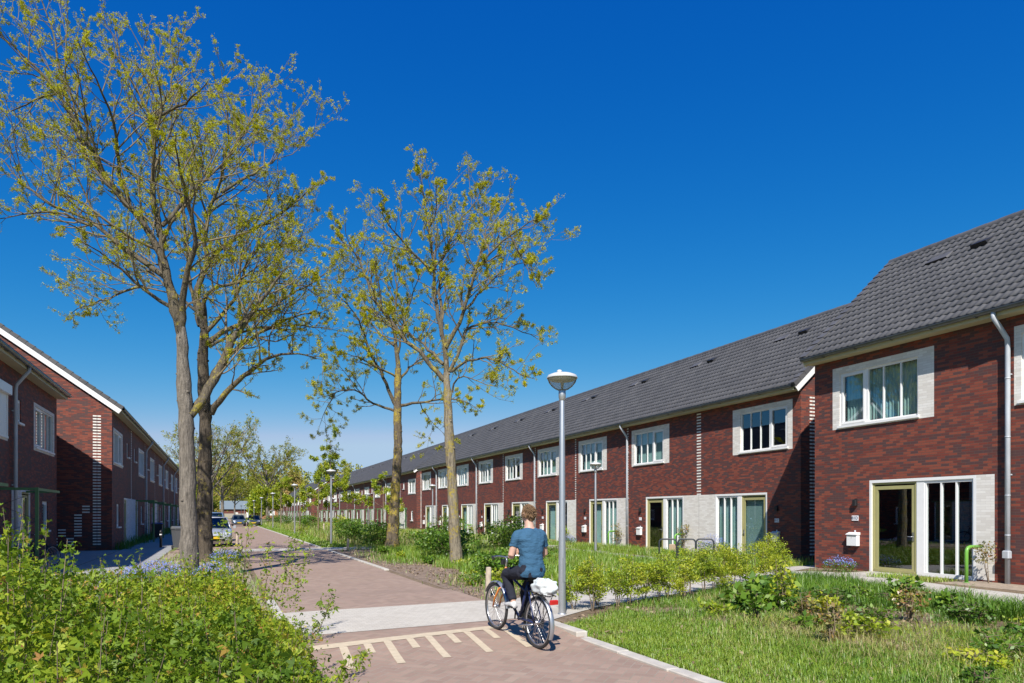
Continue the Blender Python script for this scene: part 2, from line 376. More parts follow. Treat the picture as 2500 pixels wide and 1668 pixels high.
SLAB = slab_mat('pale_concrete_slabs', (0.385, 0.355, 0.315), (0.50, 0.47, 0.425))
SLABG = slab_mat('grey_pavement_tiles', (0.25, 0.25, 0.25), (0.34, 0.34, 0.335))
CONC = slab_mat('pale_crossing_concrete', (0.42, 0.385, 0.33), (0.52, 0.485, 0.42), 0.1, 0.05)
KERBM = plain('pale_kerb_concrete', (0.44, 0.41, 0.36), 0.85, var=0.18, scale=5, bump=0.2)
MARKM = plain('cream_marking_brick', (0.50, 0.415, 0.295), 0.8, var=0.10, scale=12)
SANDY = plain('sandy_soil', (0.30, 0.24, 0.18), 0.95, var=0.3, scale=7, bump=0.5)
BARE = plain('bare_dark_soil', (0.20, 0.145, 0.105), 0.95, var=0.4, scale=6, bump=0.6)

def sheet(name, poly_rows, mat, lift):
    """strip of quads: rows of points (x,y); each vertex laid on the terrain"""
    m = MB()
    for a, b in zip(poly_rows[:-1], poly_rows[1:]):
        for k in range(len(a)-1):
            m.quad(*[(p[0], p[1], float(gz(p[0], p[1]))+lift) for p in (a[k], a[k+1], b[k+1], b[k])])
    o = m.build(name, mat); tag(o, kind='structure'); return o
def lines(a, b, step): return list(np.arange(a, b-1e-6, step))
xs = [-1500, -500, -150, -60, -30, -15]+lines(-10, 30, 1.0)+[30, 45, 80, 200, 600, 1500]
ys = [-200, -60, -20]+lines(-8, 40, 1.0)+lines(40, 120, 5.0)+[120, 160, 220, 300, 450, 800, 2000]
gm = MB()
gv = [(x, y, float(gz(x, y))) for y in ys for x in xs]; nx = len(xs)
gm.add(gv, [(j*nx+i, j*nx+i+1, (j+1)*nx+i+1, (j+1)*nx+i) for j in range(len(ys)-1) for i in range(nx-1)])
for q, f in enumerate(gm.f):
    cxy = gm.v[f[0]]
    gm.m[q] = 1 if (cxy[1] >= 34 or cxy[1] < -4 or cxy[0] > 27 or cxy[0] < -11) else 0
tag(gm.build('ground', [SOIL, MEADOW]), kind='structure')

rm = MB(); ry = lines(-6, 6, 2.0)+lines(6, 16, 0.25)+[16, 20, 30, 50, 80, 120, 180, 250]
for a, b in zip(ry[:-1], ry[1:]):
    za, zb = float(rz(a))+0.006, float(rz(b))+0.006
    rm.quad((0.9, a, za), (4.45, a, za), (4.45, b, zb), (0.9, b, zb))
tag(rm.build('road', PAVER), kind='structure')
pb = MB()                                                  # parking bay on the left, same pavers
for a, b in ((32.6, 80), (80, 150), (150, 250)): pb.quad((-1.9, a, 0.006), (0.88, a, 0.006), (0.88, b, 0.006), (-1.9, b, 0.006))
tag(pb.build('parking_bay', PAVER), kind='structure')
def road_quad(m, pts, lift):
    m.add([(x, y, float(rz(y))+lift) for x, y in pts], [tuple(range(len(pts)))])
cs = MB(); N = 12                                            # pale crossing strip on the table
for i in range(N):
    a, b = i/N, (i+1)/N
    lo = lambda t: (0.9+3.6*t, 9.16+0.33*t); hi = lambda t: (0.9+3.6*t, 11.42+0.24*t)
    for k in range(4):
        f = lambda t, q: tuple(np.array(lo(t))*(1-q/4)+np.array(hi(t))*(q/4))
        road_quad(cs, [f(a, k), f(b, k), f(b, k+1), f(a, k+1)], 0.011)
tag(cs.build('road_crossing_strip', CONC), kind='structure')
c2 = MB()
for X0, X1 in ((-0.6, 0.9), (0.9, 4.5), (4.5, 7.4)): c2.quad((X0, 32.3, 0.012), (X1, 32.3, 0.012), (X1, 34.6, 0.012), (X0, 34.6, 0.012))
tag(c2.build('road_crossing_strip', CONC), kind='structure')
mk = MB()
def bar(x0, x1): return 8.50+0.185*(x0-1.0), 8.50+0.185*(x1-1.0)
for i in range(14):
    x0, x1 = 0.95+i*0.19, 0.95+(i+1)*0.19
    a, b = bar(x0, x1); road_quad(mk, [(x0, a-0.2), (x1, b-0.2), (x1, b), (x0, a)], 0.0115)
for k in range(5):
    for long_, off in ((True, 0.0), (False, -0.29)):
        x = 1.36+0.56*k+off if long_ else 1.36+0.56*k+0.30
        root = 8.50+0.185*(x-1.0)-0.2; tip = (7.40+0.14*(x-1.3)) if long_ else (8.0+0.13*(x-1.6))
        if x > 3.75: continue
        n = 6
        for q in range(n):
            y0, y1 = tip+(root-tip)*q/n, tip+(root-tip)*(q+1)/n
            sk = lambda y: -0.06*(root-y)
            road_quad(mk, [(x+sk(y0)-0.048, y0), (x+sk(y0)+0.048, y0), (x+sk(y1)+0.048, y1), (x+sk(y1)-0.048, y1)], 0.0115)
tag(mk.build('road_marking', MARKM), kind='structure')
kb = MB()
kY = lines(-6, 9.0, 1.0)+[9.0]
for a, b in zip(kY[:-1], kY[1:]):
    j = 0.02*math.sin(a*3.1); kb.bbox(4.36+j, 4.53+j, a+0.006, b-0.006, -0.1, 0.035+float(rz((a+b)/2)), 0.012)
kY = lines(20.0, 32.0, 1.0)+lines(35, 250, 1.0)
for a in kY: kb.bbox(4.45, 4.60, a+0.006, a+0.994, -0.1, 0.045, 0.012)
for a in lines(-6, 13, 1.0): kb.bbox(0.76, 0.9, a+0.006, a+0.994, -0.1, 0.045+float(rz(a+0.5)), 0.012)
tag(kb.build('kerb', KERBM), kind='structure')

def strip(name, left, right, mat, lift=0.010, n=14):
    def at_t(poly, t):
        q = t*(len(poly)-1); i = min(int(q), len(poly)-2); f = q-i
        return (poly[i][0]*(1-f)+poly[i+1][0]*f, poly[i][1]*(1-f)+poly[i+1][1]*f)
    rows = []
    for k in range(n+1):
        a, b = at_t(left, k/n), at_t(right, k/n)
        rows.append([(a[0]+(b[0]-a[0])*q/3, a[1]+(b[1]-a[1])*q/3) for q in range(4)])
    return sheet(name, rows, mat, lift)
strip('path', [(4.62, 11.66), (5.6, 12.6), (7.17, 13.4), (8.9, 13.5), (10.0, 13.75), (12.34, 14.5), (14.65, 15.7), (16.7, 17.0), (19.0, 17.7), (26, 18.4)],
      [(4.62, 9.5), (5.4, 10.1), (6.4, 10.75), (7.42, 11.2), (9.44, 12.05), (12.1, 13.0), (14.15, 14.2), (15.5, 15.2), (17.6, 16.35), (26, 16.3)], SLAB)
strip('path', [(15.1, 15.2), (16.05, 14.6), (16.0, 12.0), (15.5, 10.4), (15.2, 8.0), (15.1, 2.0)],
      [(14.2, 14.2), (14.35, 13.3), (14.4, 11.6), (13.9, 9.6), (13.5, 7.9), (13.4, 2.0)], SLAB, 0.014)
strip('path', [(15.2, 19.5), (15.2, 60), (15.4, 110), (15.4, 160), (15.4, 240)], [(16.6, 17.5), (16.7, 60), (16.8, 110), (16.8, 160), (16.8, 240)], SLAB, 0.006, 40)
for k, (y0, xe) in enumerate([(12.7, 17.35), (21.2, 19.75), (27.9, 19.75), (33.7, 19.75), (39.4, 19.75), (45.1, 19.75), (50.9, 19.75), (56.7, 19.75), (62.4, 19.75), (68.2, 19.75)]):
    strip('doorstep_path', [(xe, y0), (16.02 if k else 15.8, y0)], [(xe, y0+1.35), (16.02 if k else 15.8, y0+1.35)], SLAB, 0.018, 4)
strip('sidewalk', [(-4.2, -6), (-4.2, 250)], [(-2.1, -6), (-2.1, 250)], SLABG, 0.008, 40)
strip('sidewalk', [(-9, 20), (-9, 36)], [(-4.25, 20), (-4.25, 36)], SLABG, 0.005, 4)
sheet('bare_soil', [[(16.0, 7.0), (17.35, 7.0)], [(16.0, 11.2), (17.35, 11.2)]], SANDY, 0.004)
strip('bare_soil', [(4.62, 13.0), (4.62, 31.9)], [(6.2, 14.0), (6.6, 31.9)], BARE, 0.004, 10)
strip('bare_soil', [(-2.0, 11), (-2.0, 32.2)], [(0.75, 11), (0.75, 32.2)], SANDY, 0.004, 10)
# ---------------------------------------------------------------- terraced houses
TAN = lambda deg: math.tan(R(deg))
SPEC = {
 'S': dict(W=5.76, D=7.2, pitch=42.0, ridge=3.6),          # small two-storey dwelling
 'F': dict(W=7.45, D=9.4, pitch=35.5, ridge=4.7),          # wider family house
}
EAVE_D, EAVE_Z = -0.46, 6.58
SIDE = lambda s: (lambda u, d, z: (s*d, u, z))

def wall_mesh(s, W, D, pitch, ridge, holes, whites, near=True, far=True, dots=(), motif=False, base=-0.3):
    m = MB(SIDE(s)); ztop = 6.42
    us = sorted(set([0, W]+[h[0] for h in holes]+[h[1] for h in holes]+[w[0] for w in whites]+[w[1] for w in whites]))
    zs = sorted(set([base, ztop]+[h[2] for h in holes]+[h[3] for h in holes]+[w[2] for w in whites]+[w[3] for w in whites]))
    inr = lambda r, u, z: r[0] < u < r[1] and r[2] < z < r[3]
    for i in range(len(us)-1):
        for j in range(len(zs)-1):
            u, z = (us[i]+us[i+1])/2, (zs[j]+zs[j+1])/2
            if any(inr(h, u, z) for h in holes): continue
            m.quad((us[i], 0, zs[j]), (us[i+1], 0, zs[j]), (us[i+1], 0, zs[j+1]), (us[i], 0, zs[j+1]), 1 if any(inr(w, u, z) for w in whites) else 0)
    for h in holes:
        t = 0.13; mi = 1 if any(w[0]-0.01 <= h[0] and w[1]+0.01 >= h[1] and w[2]-.01 <= h[2] and w[3]+.01 >= h[3] for w in whites) else 0
        a, b, c, d = h
        m.quad((a,0,c),(a,t,c),(a,t,d),(a,0,d), mi); m.quad((b,0,c),(b,0,d),(b,t,d),(b,t,c), mi)
        m.quad((a,0,d),(a,t,d),(b,t,d),(b,0,d), mi); m.quad((a,0,c),(b,0,c),(b,t,c),(a,t,c), mi)
    zr = EAVE_Z+(ridge-EAVE_D)*TAN(pitch)-0.14; zc = EAVE_Z+(0-EAVE_D)*TAN(pitch)-0.14
    for uu, real in ((0.0 if near else 0.03, near), (W if far else W-0.03, far)):
        m.add([(uu,0,base),(uu,D,base),(uu,D,ztop),(uu,D,zc),(uu,ridge,zr),(uu,0,zc),(uu,0,ztop)], [tuple(range(7))], 0 if real else 3)
    m.quad((0,D,base),(W,D,base),(W,D,zc),(0,D,zc), 0); m.quad((0,0,ztop),(W,0,ztop),(W,0,zc),(0,0,zc), 0)
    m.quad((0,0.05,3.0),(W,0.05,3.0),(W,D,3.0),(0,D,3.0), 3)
    for (u0, u1, z0, z1) in dots:                             # single pale bricks every other course, a hair proud
        k = 0; z = math.floor(z0/0.1334)*0.1334-0.01
        while z < z1:
            m.box(u0, u1, -0.004, 0.02, z, z+0.058, 2); z += 0.1334
    if motif:                                                 # pale bricks in the end wall
        def brick(d0, d1, z): m.box(-0.004, 0.02, d0, d1, z, z+0.058, 2)
        z = 0.256
        while z < 6.25:
            brick(0.44, 0.585, z); brick(0.605, 0.76, z); z += 0.1334
        for d0, zz, n in ((0.88, 1.72, 3), (1.19, 0.656, 8), (1.50, 0.256, 3), (1.81, 0.656, 3), (2.12, 0.256, 3), (2.43, 0.656, 3), (2.75, 0.256, 3)):
            for k in range(n): brick(d0, d0+0.295, zz+k*0.1334)
    return m.mesh('wall', [BRICK, WBRICK, WBR1, DARKROOM])

def frame_boxes(m, u0, u1, z0, z1, w=0.055, d0=0.045, d1=0.115, mull=(), rails=(), mat=0, mw=0.04):
    m.box(u0, u0+w, d0, d1, z0, z1, mat); m.box(u1-w, u1, d0, d1, z0, z1, mat)
    m.box(u0+w, u1-w, d0, d1, z1-w, z1, mat); m.box(u0+w, u1-w, d0, d1, z0, z0+w, mat)
    for c in mull: m.box(c-mw/2, c+mw/2, d0+0.006, d1-0.006, z0+w, z1-w, mat)
    for c in rails: m.box(u0+w, u1-w, d0+0.008, d1-0.008, c-mw/2, c+mw/2, mat)
def pane(parent, s, u0, u1, z0, z1, d=0.085):
    m = MB(SIDE(s)); m.quad((u0, d, z0), (u1, d, z0), (u1, d, z1), (u0, d, z1)); return m.build('pane', GLASS, parent)
def curtain(parent, s, u0, u1, z0, z1, mat, d=0.26, amp=0.022, pitch=0.11, name='curtain'):
    m = MB(SIDE(s)); n = max(6, int((u1-u0)/pitch*6)); vs = []
    for i in range(n+1):
        u = u0+(u1-u0)*i/n; dd = d+amp*math.sin(2*math.pi*u/pitch+0.6*math.sin(u*7))
        vs += [(u, dd, z0), (u, dd*1.0, z1)]
    m.add(vs, [(2*i, 2*i+2, 2*i+3, 2*i+1) for i in range(n)], 0, True); return m.build(name, mat, parent)
def blind(parent, s, u0, u1, z0, z1, d=0.17):
    m = MB(SIDE(s)); z = z0
    while z < z1-0.02:
        m.box(u0, u1, d, d+0.012, z, z+0.035); z += 0.042
    return m.build('blind', BLIND, parent)
def sill(parent, s, u0, u1, z, out=0.06):
    m = MB(SIDE(s)); m.box(u0-0.05, u1+0.05, -out, 0.10, z-0.07, z-0.004); return m.build('sill', WHITE, parent)
def tall_window(name, parent, s, u0, u1, z0, z1, casement='far', with_sill=True):
    """white window: one opening light and a fixed light of three"""
    m = MB(SIDE(s)); frame_boxes(m, u0, u1, z0, z1, 0.05)
    W = u1-u0; cw = W*0.36
    if casement == 'far': c0, c1, f0, f1 = u1-cw, u1, u0, u1-cw
    else: c0, c1, f0, f1 = u0, u0+cw, u0+cw, u1
    cm = c0 if casement == 'far' else c1
    m.box(cm-0.05, cm+0.05, 0.043, 0.116, z0+0.05, z1-0.05)
    a, b = c0+0.05, c1-0.05
    frame_boxes(m, a, b, z0+0.05, z1-0.05, 0.06, 0.025, 0.10)
    for k in (1, 2):
        c = f0+(f1-f0)*k/3; m.box(c-0.018, c+0.018, 0.05, 0.11, z0+0.05, z1-0.05)
    o = m.build(name, WHITE, parent); pane(o, s, u0+0.05, u1-0.05, z0+0.05, z1-0.05)
    if with_sill: sill(o, s, u0, u1, z0)
    return o
def slim_window(name, parent, s, u0, u1, z0, z1):
    m = MB(SIDE(s)); frame_boxes(m, u0, u1, z0, z1, 0.06, 0.04, 0.115); frame_boxes(m, u0+.06, u1-.06, z0+.06, z1-.06, 0.05, 0.03, 0.10)
    o = m.build(name, WHITE, parent); pane(o, s, u0+.06, u1-.06, z0+.06, z1-.06); sill(o, s, u0, u1, z0, 0.10); return o
def door(parent, s, u0, u1, z0, z1, hinge_far, col=None):
    m = MB(SIDE(s)); frame_boxes(m, u0, u1, z0, z1, 0.06, 0.035, 0.115); frame_boxes(m, u0+.06, u1-.06, z0+.05, z1-.10, 0.10, 0.05, 0.105)
    m.box(u0+.06, u1-.06, 0.02, 0.055, z0+0.02, z0+0.10)
    o = m.build('door', col or OLIVE, parent)
    pane(o, s, u0+0.14, u1-0.14, z0+0.13, z1-0.18, 0.075)
    hu = (u0+0.115) if hinge_far else (u1-0.115); dr = 1 if hinge_far else -1
    h = MB(SIDE(s)); h.box(hu-0.022, hu+0.022, 0.028, 0.05, 0.93, 1.17); h.tube([(hu, 0.03, 1.05), (hu, -0.02, 1.05), (hu+dr*0.12, -0.02, 1.05)], 0.011, 8)
    h.build('handle', STEEL, o); return o

_tile_cache = {}
def tile_mesh(s, W, d0, z0, d1, z1, seg=5, course=0.345):
    key = (s, round(W, 2), d1, seg)
    if key in _tile_cache: return _tile_cache[key]
    L = math.hypot(d1-d0, z1-z0); nt = max(1, round(W/0.203)); tw = W/nt; nc = round(L/course)
    ud, uz = (d1-d0)/L, (z1-z0)/L; nd, nz = -uz, ud
    N = nt*seg; uu = np.linspace(0, W, N+1); ph = (uu/tw) % 1.0
    prof = 0.025*np.where(ph < 0.55, np.sin(ph/0.55*math.pi), -0.35*np.sin((ph-0.55)/0.45*math.pi))
    V, Q = [], []; base = 0
    for c in range(nc):
        t0, t1 = c*L/nc-0.02, (c+1)*L/nc+0.03
        for t, lift in ((t0, -0.01), (t0, 0.036), (t1, 0.004)):
            h = prof+lift if lift > 0.0 else prof*0.2+lift
            V.append(np.stack([s*(d0+ud*t+nd*h), uu, z0+uz*t+nz*h], 1))
        i = np.arange(N)
        for r in (0, 1):
            a = base+r*(N+1)+i; Q.append(np.stack([a, a+1, a+1+N+1, a+N+1], 1))
        base += 3*(N+1)
    me = np_mesh('roof', np.concatenate(V), np.concatenate(Q), TILE)
    _tile_cache[key] = me; return me
def tube_arc(m, u0, u1, d, z, r, a0, a1, n=8):
    vs = []
    for k in range(n+1):
        a = R(a0+(a1-a0)*k/n); vs += [(u0, d+r*math.cos(a), z+r*math.sin(a)), (u1, d+r*math.cos(a), z+r*math.sin(a))]
    m.add(vs, [(2*k, 2*k+1, 2*k+3, 2*k+2) for k in range(n)], 0, True)
def roof_set(parent, s, typ, W, u_near=0.0, u_far=None, seg=5, vents=True):
    sp = SPEC[typ]; pitch, rd, D = sp['pitch'], sp['ridge'], sp['D']; u_far = W if u_far is None else u_far
    zr = EAVE_Z+(rd-EAVE_D)*TAN(pitch)
    r = link('roof', tile_mesh(s, u_far-u_near, EAVE_D, EAVE_Z, rd, zr, seg), parent, (0, u_near, 0))
    b = MB(SIDE(s)); dE = 2*rd-EAVE_D                          # rear slope and underlay, a slab
    b.add([(u_near, rd, zr), (u_far, rd, zr), (u_far, dE, EAVE_Z), (u_near, dE, EAVE_Z)], [(0, 1, 2, 3)])
    b.add([(u_near, EAVE_D+.05, EAVE_Z-.09), (u_far, EAVE_D+.05, EAVE_Z-.09), (u_far, rd, zr-.12), (u_near, rd, zr-.12), (u_far, dE, EAVE_Z-.12), (u_near, dE, EAVE_Z-.12)], [(0, 1, 2, 3), (3, 2, 4, 5)])
    b.build('rear_slope', TILE, parent)
    k = MB(SIDE(s)); n = max(1, round((u_far-u_near)/0.40)); st = (u_far-u_near)/n
    for i in range(n): tube_arc(k, u_near+i*st, u_near+(i+1)*st+0.02, rd, zr-0.035+0.006*(i % 2), 0.125, -20, 200)
    k.build('ridge_tiles', TILE, parent)
    if vents:                                                 # dark vent openings high on the slope
        for (uc, f, dark) in ((W*0.40, 0.775, True), (W*0.62, 0.775, False)):
            v = MB(SIDE(s)); dd = EAVE_D+(rd-EAVE_D)*f; zz = EAVE_Z+(zr-EAVE_Z)*f; w = 0.24 if dark else 0.36
            nd, nz = -math.sin(R(pitch)), math.cos(R(pitch)); td, tz = math.cos(R(pitch)), math.sin(R(pitch))
            P = lambda u, t, h: (u, dd+td*t+nd*h, zz+tz*t+nz*h)
            h = 0.15 if dark else 0.08
            v.add([P(uc-w, -.17, .03), P(uc+w, -.17, .03), P(uc+w, .19, .03), P(uc-w, .19, .03), P(uc-w*.9, -.17, h), P(uc+w*.9, -.17, h), P(uc+w*.9, .19, .05), P(uc-w*.9, .19, .05)],
                  [(4,5,6,7),(1,2,6,5),(2,3,7,6),(3,0,4,7)], 0)
            v.add([P(uc-w, -.172, .03), P(uc+w, -.172, .03), P(uc+w*.9, -.172, h), P(uc-w*.9, -.172, h)], [(0, 1, 2, 3)], 1)
            v.build('roof_vent', [BLACK if dark else TILE, BLACK], r)
    f = MB(SIDE(s)); f.box(u_near, u_far, -0.38, -0.355, 6.39, 6.53); f.box(u_near, u_far, -0.355, -0.002, 6.395, 6.415); f.build('fascia', CREAM, parent)
    g = MB(SIDE(s)); tube_arc(g, u_near, u_far, -0.455, 6.545, 0.075, 180, 360, 8); g.box(u_near, u_far, -0.54, -0.522, 6.538, 6.556); tube_arc(g, u_near, u_far, -0.455, 6.545, 0.068, 180, 360, 8)
    q = u_near+0.5
    while q < u_far: g.box(q, q+0.03, -0.52, -0.38, 6.455, 6.468); q += 1.15
    g.build('gutter', ZINC, parent)
def verge(parent, s, typ, u, out, white=True, stepped=False):
    """barge board and dark verge tiles along a gable; out is the direction of overhang along u"""
    sp = SPEC[typ]; pitch, rd = sp['pitch'], sp['ridge']; zr = EAVE_Z+(rd-EAVE_D)*TAN(pitch)
    L = math.hypot(rd-EAVE_D, zr-EAVE_Z)
    u0, u1 = sorted((u+out*0.10, u+out*0.13)); a0, a1 = sorted((u-out*0.10, u+out*0.16)); b0, b1 = sorted((u, u+out*0.10))
    bm, tm, sm = MB(SIDE(s)), MB(SIDE(s)), MB(SIDE(s))
    for sd in (0, 1):
        P = (lambda t, h: (EAVE_D+math.cos(R(pitch))*t-math.sin(R(pitch))*h, EAVE_Z+math.sin(R(pitch))*t+math.cos(R(pitch))*h)) if sd == 0 else \
            (lambda t, h: (2*rd-EAVE_D-math.cos(R(pitch))*t+math.sin(R(pitch))*h, EAVE_Z+math.sin(R(pitch))*t+math.cos(R(pitch))*h))
        def slab(m, ua, ub, t0, t1, h0, h1):
            c = [P(t0, h0), P(t1, h0), P(t1, h1), P(t0, h1)]
            m.add([(ua, *p) for p in c]+[(ub, *p) for p in c], [(0,1,2,3),(7,6,5,4),(0,4,5,1),(1,5,6,2),(2,6,7,3),(3,7,4,0)])
        slab(bm, u0, u1, -0.02, L+(0.18 if sd == 0 else 0.0), -0.33, -0.10)
        slab(sm, b0, b1, 0.0, L, -0.16, -0.12)
        n = round(L/0.345); st = L/n
        for i in range(n):
            t0, t1 = i*st, (i+1)*st-0.012
            c = [P(t0, -0.10), P(t1, -0.10), P(t1, 0.045), P(t0, 0.075)]
            tm.add([(a0, *p) for p in c]+[(a1, *p) for p in c], [(0,1,2,3),(7,6,5,4),(0,4,5,1),(1,5,6,2),(2,6,7,3),(3,7,4,0)])
    if white: bm.build('barge_board', WHITE2, parent)
    sm.build('verge_soffit', BLACK, parent); tm.build('verge_tiles', TILE, parent)
def downpipe(parent, s, u, z0=0.0, kink=True):
    m = MB(SIDE(s)); d = -0.10
    m.tube([(u, -0.44, 6.50), (u, -0.44, 6.36), (u-0.06, -0.30, 6.14), (u-0.12, d-0.02, 5.86), (u-0.12, d, 5.70), (u-0.12, d, 4.0), (u-0.12, d, z0)], 0.056, 12)
    for z in (4.9, 3.5, 2.1, 1.15): m.tube([(u-0.12, d, z), (u-0.12, d, z+0.03)], 0.061, 12)
    m.box(u-0.165, u-0.075, d-0.005, 0.0, 5.0, 5.03)
    m.box(u-0.165, u-0.075, d-0.005, 0.0, 2.6, 2.63)
    o = m.build('downpipe', PIPE, parent)
    return o
def letterbox(parent, s, u, z):
    m = MB(SIDE(s)); m.bbox(u-0.18, u+0.18, -0.135, -0.004, z-0.19, z+0.15, 0.008)
    m.add([(u-.195, -.004, z+.21), (u+.195, -.004, z+.21), (u+.195, -.16, z+.15), (u-.195, -.16, z+.15), (u-.195, -.16, z+.135), (u+.195, -.16, z+.135), (u+.195, -.004, z+.135), (u-.195, -.004, z+.135)],
          [(0,1,2,3), (3,2,5,4), (4,5,6,7), (0,3,4,7), (1,6,5,2)])
    m.box(u-0.15, u+0.15, -0.139, -0.134, z+0.085, z+0.105, 1); m.tube([(u, -0.134, z+0.05), (u, -0.141, z+0.05)], 0.012, 8, 1)
    return m.build('letterbox', [WHITE2, STEEL], parent)
def wall_light(parent, s, u, z):
    m = MB(SIDE(s)); m.bbox(u-0.06, u+0.06, -0.11, -0.004, z-0.13, z+0.05, 0.012); m.box(u-0.04, u+0.04, -0.02, -0.003, z+0.05, z+0.08)
    return m.build('wall_light', BLACK, parent)
def plaque(parent, s, u, z, text=None):
    m = MB(SIDE(s)); m.bbox(u-0.115, u+0.115, -0.018, -0.003, z-0.075, z+0.075, 0.004); o = m.build('house_number', PLAQ, parent)
    if text:
        cu = bpy.data.curves.new('digits', 'FONT'); cu.body = text; cu.size = 0.125; cu.align_x = 'CENTER'; cu.align_y = 'CENTER'; cu.extrude = 0.0015
        cu.materials.append(INKM); t = bpy.data.objects.new('digits', cu); C.objects.link(t); t.parent = o
        me = bpy.data.meshes.new_from_object(t.evaluated_get(bpy.context.evaluated_depsgraph_get())); C.objects.unlink(t); bpy.data.objects.remove(t)
        t = link('digits', me, o)
        t.matrix_local = Matrix(((0, 0, -s, s*-0.0205), (-s, 0, 0, u), (0, 1, 0, z), (0, 0, 0, 1)))
    m2 = MB(SIDE(s)); m2.box(u-0.02, u+0.02, -0.02, -0.003, z-0.42, z-0.36); m2.build('doorbell', PLAQ, parent); return o

def small_house(s, W, mir, near, far, label, X, Y, z=0.0, group=None, seg=5, motif=False, dots=True, shift=0.0, text=None, casement=None, pan0=None, upw=None, curt=(None, None, None), roof_near=None, roof_far=None):
    h = thing('terraced_house', label, 'house', (X, Y, z), 0, group)
    mu = (lambda a, b: (W-b, W-a)) if mir else (lambda a, b: (a, b))
    if shift: mu0 = mu; mu = lambda a, b: mu0(a+shift, b+shift)
    win = mu(1.10, 2.60); dr = mu(2.60, 4.16); ent = mu(1.10, 4.16); pan = mu(0.0-(shift if not mir else 0), 1.10)
    if pan0 is not None: pan = (pan0, pan[1]) if not mir else (pan[0], W-pan0)
    uw = mu(2.66, 5.20); sur = mu(2.20, 5.46)
    if upw: uw, sur = upw
    holes = [(ent[0], ent[1], 0.0, 2.65), (uw[0], uw[1], 4.36, 5.95)]
    whites = [(pan[0], pan[1], 0.04, 2.65), (sur[0], sur[1], 4.26, 6.14)]
    dt = [((0.0 if not mir else W-0.14), (0.14 if not mir else W), 2.75, 6.3)] if dots else []
    me = wall_mesh(s, W, 7.2, 42.0, 3.6, holes, whites, near, far, dt, motif)
    link('wall', me, h)
    cm = casement or ('near' if not mir else 'near')
    w = tall_window('upper_window', h, s, uw[0], uw[1], 4.36, 5.95, cm)
    e = MB(SIDE(s)); a, b = ent                               # white entrance frame round door and side light
    e.box(a, a+.075, .0, .115, 0.0, 2.65); e.box(b-.075, b, .0, .115, 0.0, 2.65); e.box(a+.075, b-.075, .0, .115, 2.57, 2.65)
    c = win[1] if not mir else win[0]; e.box(c-.11, c+.11, .02, .115, 0.0, 2.57)
    sl = (win[0]+.075, c-.11) if not mir else (c+.11, win[1]-.075)
    e.box(sl[0], sl[1], .02, .115, 0.0, 0.10); e.box(sl[0], sl[0]+.05, .03, .11, .10, 2.57); e.box(sl[1]-.05, sl[1], .03, .11, .10, 2.57); e.box(sl[0]+.05, sl[1]-.05, .03, .11, 2.50, 2.57)
    for k in (1, 2):
        q = sl[0]+.05+(sl[1]-sl[0]-.10)*k/3; e.box(q-.020, q+.020, .035, .11, .10, 2.50)
    ef = e.build('entrance_frame', WHITE, h); pane(ef, s, sl[0]+.05, sl[1]-.05, 0.10, 2.50, 0.08)
    dl = (c+.11, dr[1]-.075) if not mir else (dr[0]+.075, c-.11)
    door(h, s, dl[0], dl[1], 0.0, 2.57, not mir)
    bx = mu(4.66, 4.66)[0]; letterbox(h, s, bx, 0.92); plaque(h, s, bx-0.02, 1.55, text); wall_light(h, s, bx-0.05, 2.05)
    W0 = 0.0 if roof_near is None else roof_near
    roof_set(h, s, 'S', W, W0, roof_far, seg)
    return h, dict(uw=uw, side=sl, door=dl, win=w)
def dress(h, s, info, up=None, side=None, dr=None):
    if up:
        a, b = info['uw']
        if up[1] == 'all': curtain(h, s, a+.04, b-.04, 4.40, 5.92, up[0])
        else:
            curtain(h, s, a+.04, a+.04+(b-a)*0.22, 4.40, 5.92, up[0]); curtain(h, s, b-.04-(b-a)*0.22, b-.04, 4.40, 5.92, up[0])
    if side: curtain(h, s, info['side'][0], info['side'][1], 0.04, 2.55, side, 0.22)
    if dr:
        a, b = info['door']
        if dr == 'blind': blind(h, s, a+.10, b-.10, 0.12, 2.42)
        else: curtain(h, s, a+.08, b-.08, 0.05, 2.5, dr, 0.24)

